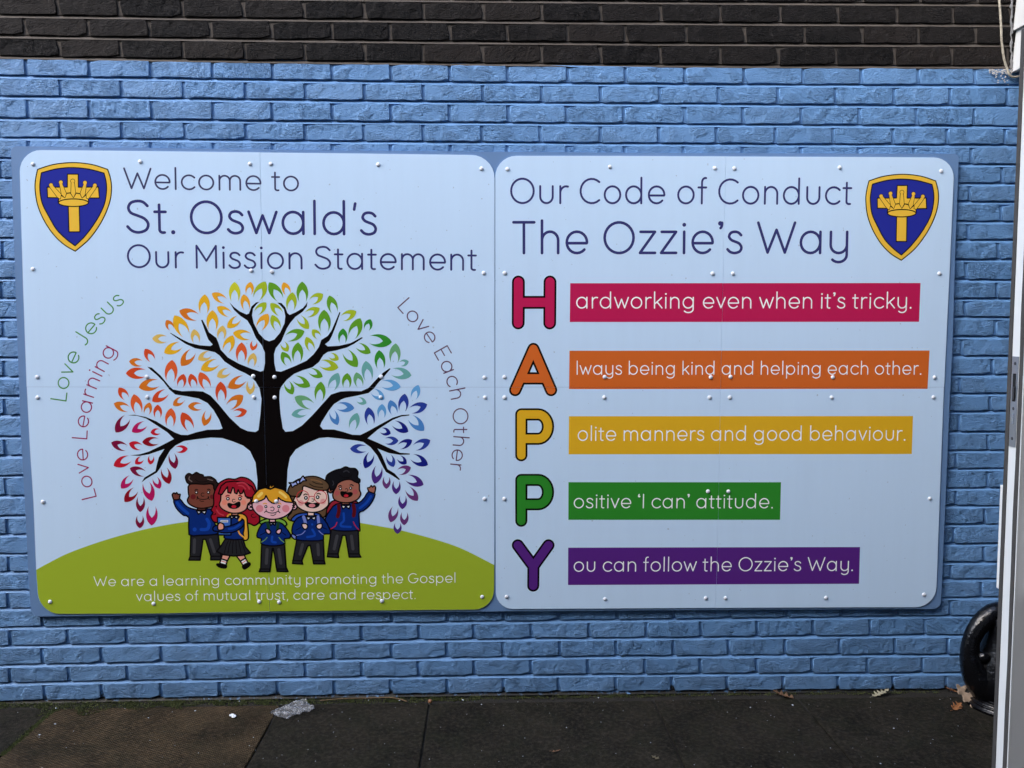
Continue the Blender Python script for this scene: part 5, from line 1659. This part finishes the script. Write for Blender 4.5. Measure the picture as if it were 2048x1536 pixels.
# acorn
X, Y_ = gnd(860, 1408)
V, F = lathe([(0.0005, -.010), (.005, -.008), (.0078, -.002), (.0082, .004), (.0065, .008), (.0005, .010)], 14)
o = mesh_obj('acorn', V, F, simple('acorn_brown', (0.22, 0.10, 0.045), 0.4), None, True, (X, Y_, .011))
o.rotation_euler = (R(70), 0, R(30))
tag(o, 'small round brown acorn at the end of a slab joint near the wall', 'acorn')
# twig
tw = [gnd(x, y) for x, y in ((640, 1405), (690, 1402), (740, 1400), (780, 1400), (802, 1403), (814, 1408))]
V, F = tube(catmull([(x, y, .008 + .002 * (i % 2)) for i, (x, y) in enumerate(tw)], False, 4), .0022, 6)
o = mesh_obj('twig', V, F, simple('twig_brown', (0.12, 0.075, 0.035), 0.8), None, True)
tag(o, 'thin bent brown twig lying along the mossy foot of the wall', 'twig')
# white washers
V, F = lathe([(.0078, 0), (.0088, .001), (.0088, .0028), (.0075, .0036), (.004, .0036), (.0035, .0022)], 18)
o1 = mesh_obj('plastic_washer', V, F, M_CAP, None, True); put(o1, 463.5, 1432.5, 0, .003)
tag(o1, 'small white plastic washer on the brown slab, the one nearer the wall', 'washer', 'white washers dropped on the brown slab')
o2 = o1.copy(); COL.objects.link(o2); put(o2, 467.5, 1435.5, 0, .0045, 8, 6)
tag(o2, 'small white plastic washer on the brown slab, tilted on the edge of the other', 'washer', 'white washers dropped on the brown slab')

# crumpled clear plastic wrapper
m, nt, p = newmat('clear_plastic')
tc = N(nt, 'ShaderNodeTexCoord')
p.inputs['Base Color'].default_value = (0.42, 0.44, 0.48, 1)
p.inputs['Roughness'].default_value = 0.22
ms = ramp(nt, noise(nt, tc.outputs['Object'], 55, 4, .7, .6), [(0.40, (0.16,) * 3), (0.66, (0.62,) * 3)])
L(nt, ms, p.inputs['Alpha'])
L(nt, bump(nt, noise(nt, tc.outputs['Object'], 90, 4, .65, .8), 0.006, 1), p.inputs['Normal'])
M_CLEAR = m
outl = [(539, 1432), (556, 1423), (575, 1412), (600, 1403), (612, 1403), (618, 1412), (630, 1420), (628, 1424), (606, 1431), (590, 1436), (572, 1444), (558, 1441), (548, 1436)]
pts = [gnd(*q) for q in outl]
rr = random.Random(9)
inner = []
x0_, x1_ = min(q[0] for q in pts), max(q[0] for q in pts)
y0_, y1_ = min(q[1] for q in pts), max(q[1] for q in pts)
def inside(x, y, P):
    c = False
    for i in range(len(P)):
        (ax, ay), (bx, by) = P[i], P[i - 1]
        if (ay > y) != (by > y) and x < (bx - ax) * (y - ay) / (by - ay) + ax:
            c = not c
    return c
VV = [Vector(q) for q in pts]
nb_ = len(VV)
for i in range(700):
    x, y = rr.uniform(x0_, x1_), rr.uniform(y0_, y1_)
    if inside(x, y, pts) and all((Vector((x, y)) - v).length > .006 for v in VV):
        VV.append(Vector((x, y)))
vo, _, fo, _, _, of = delaunay_2d_cdt(VV, [], [list(range(nb_))], 1, 1e-6)
V = []
for v in vo:
    f = 0.5 + 0.5 * math.sin(v.x * 85 + v.y * 120)
    V.append((v.x, v.y, .004 + .016 * f * rr.uniform(.5, 1) + rr.uniform(0, .004)))
o = mesh_obj('plastic_wrapper', V, [tuple(f) for f in fo], M_CLEAR)
tag(o, 'crumpled clear plastic wrapper on the corner of a slab by the mossy wall foot', 'wrapper')
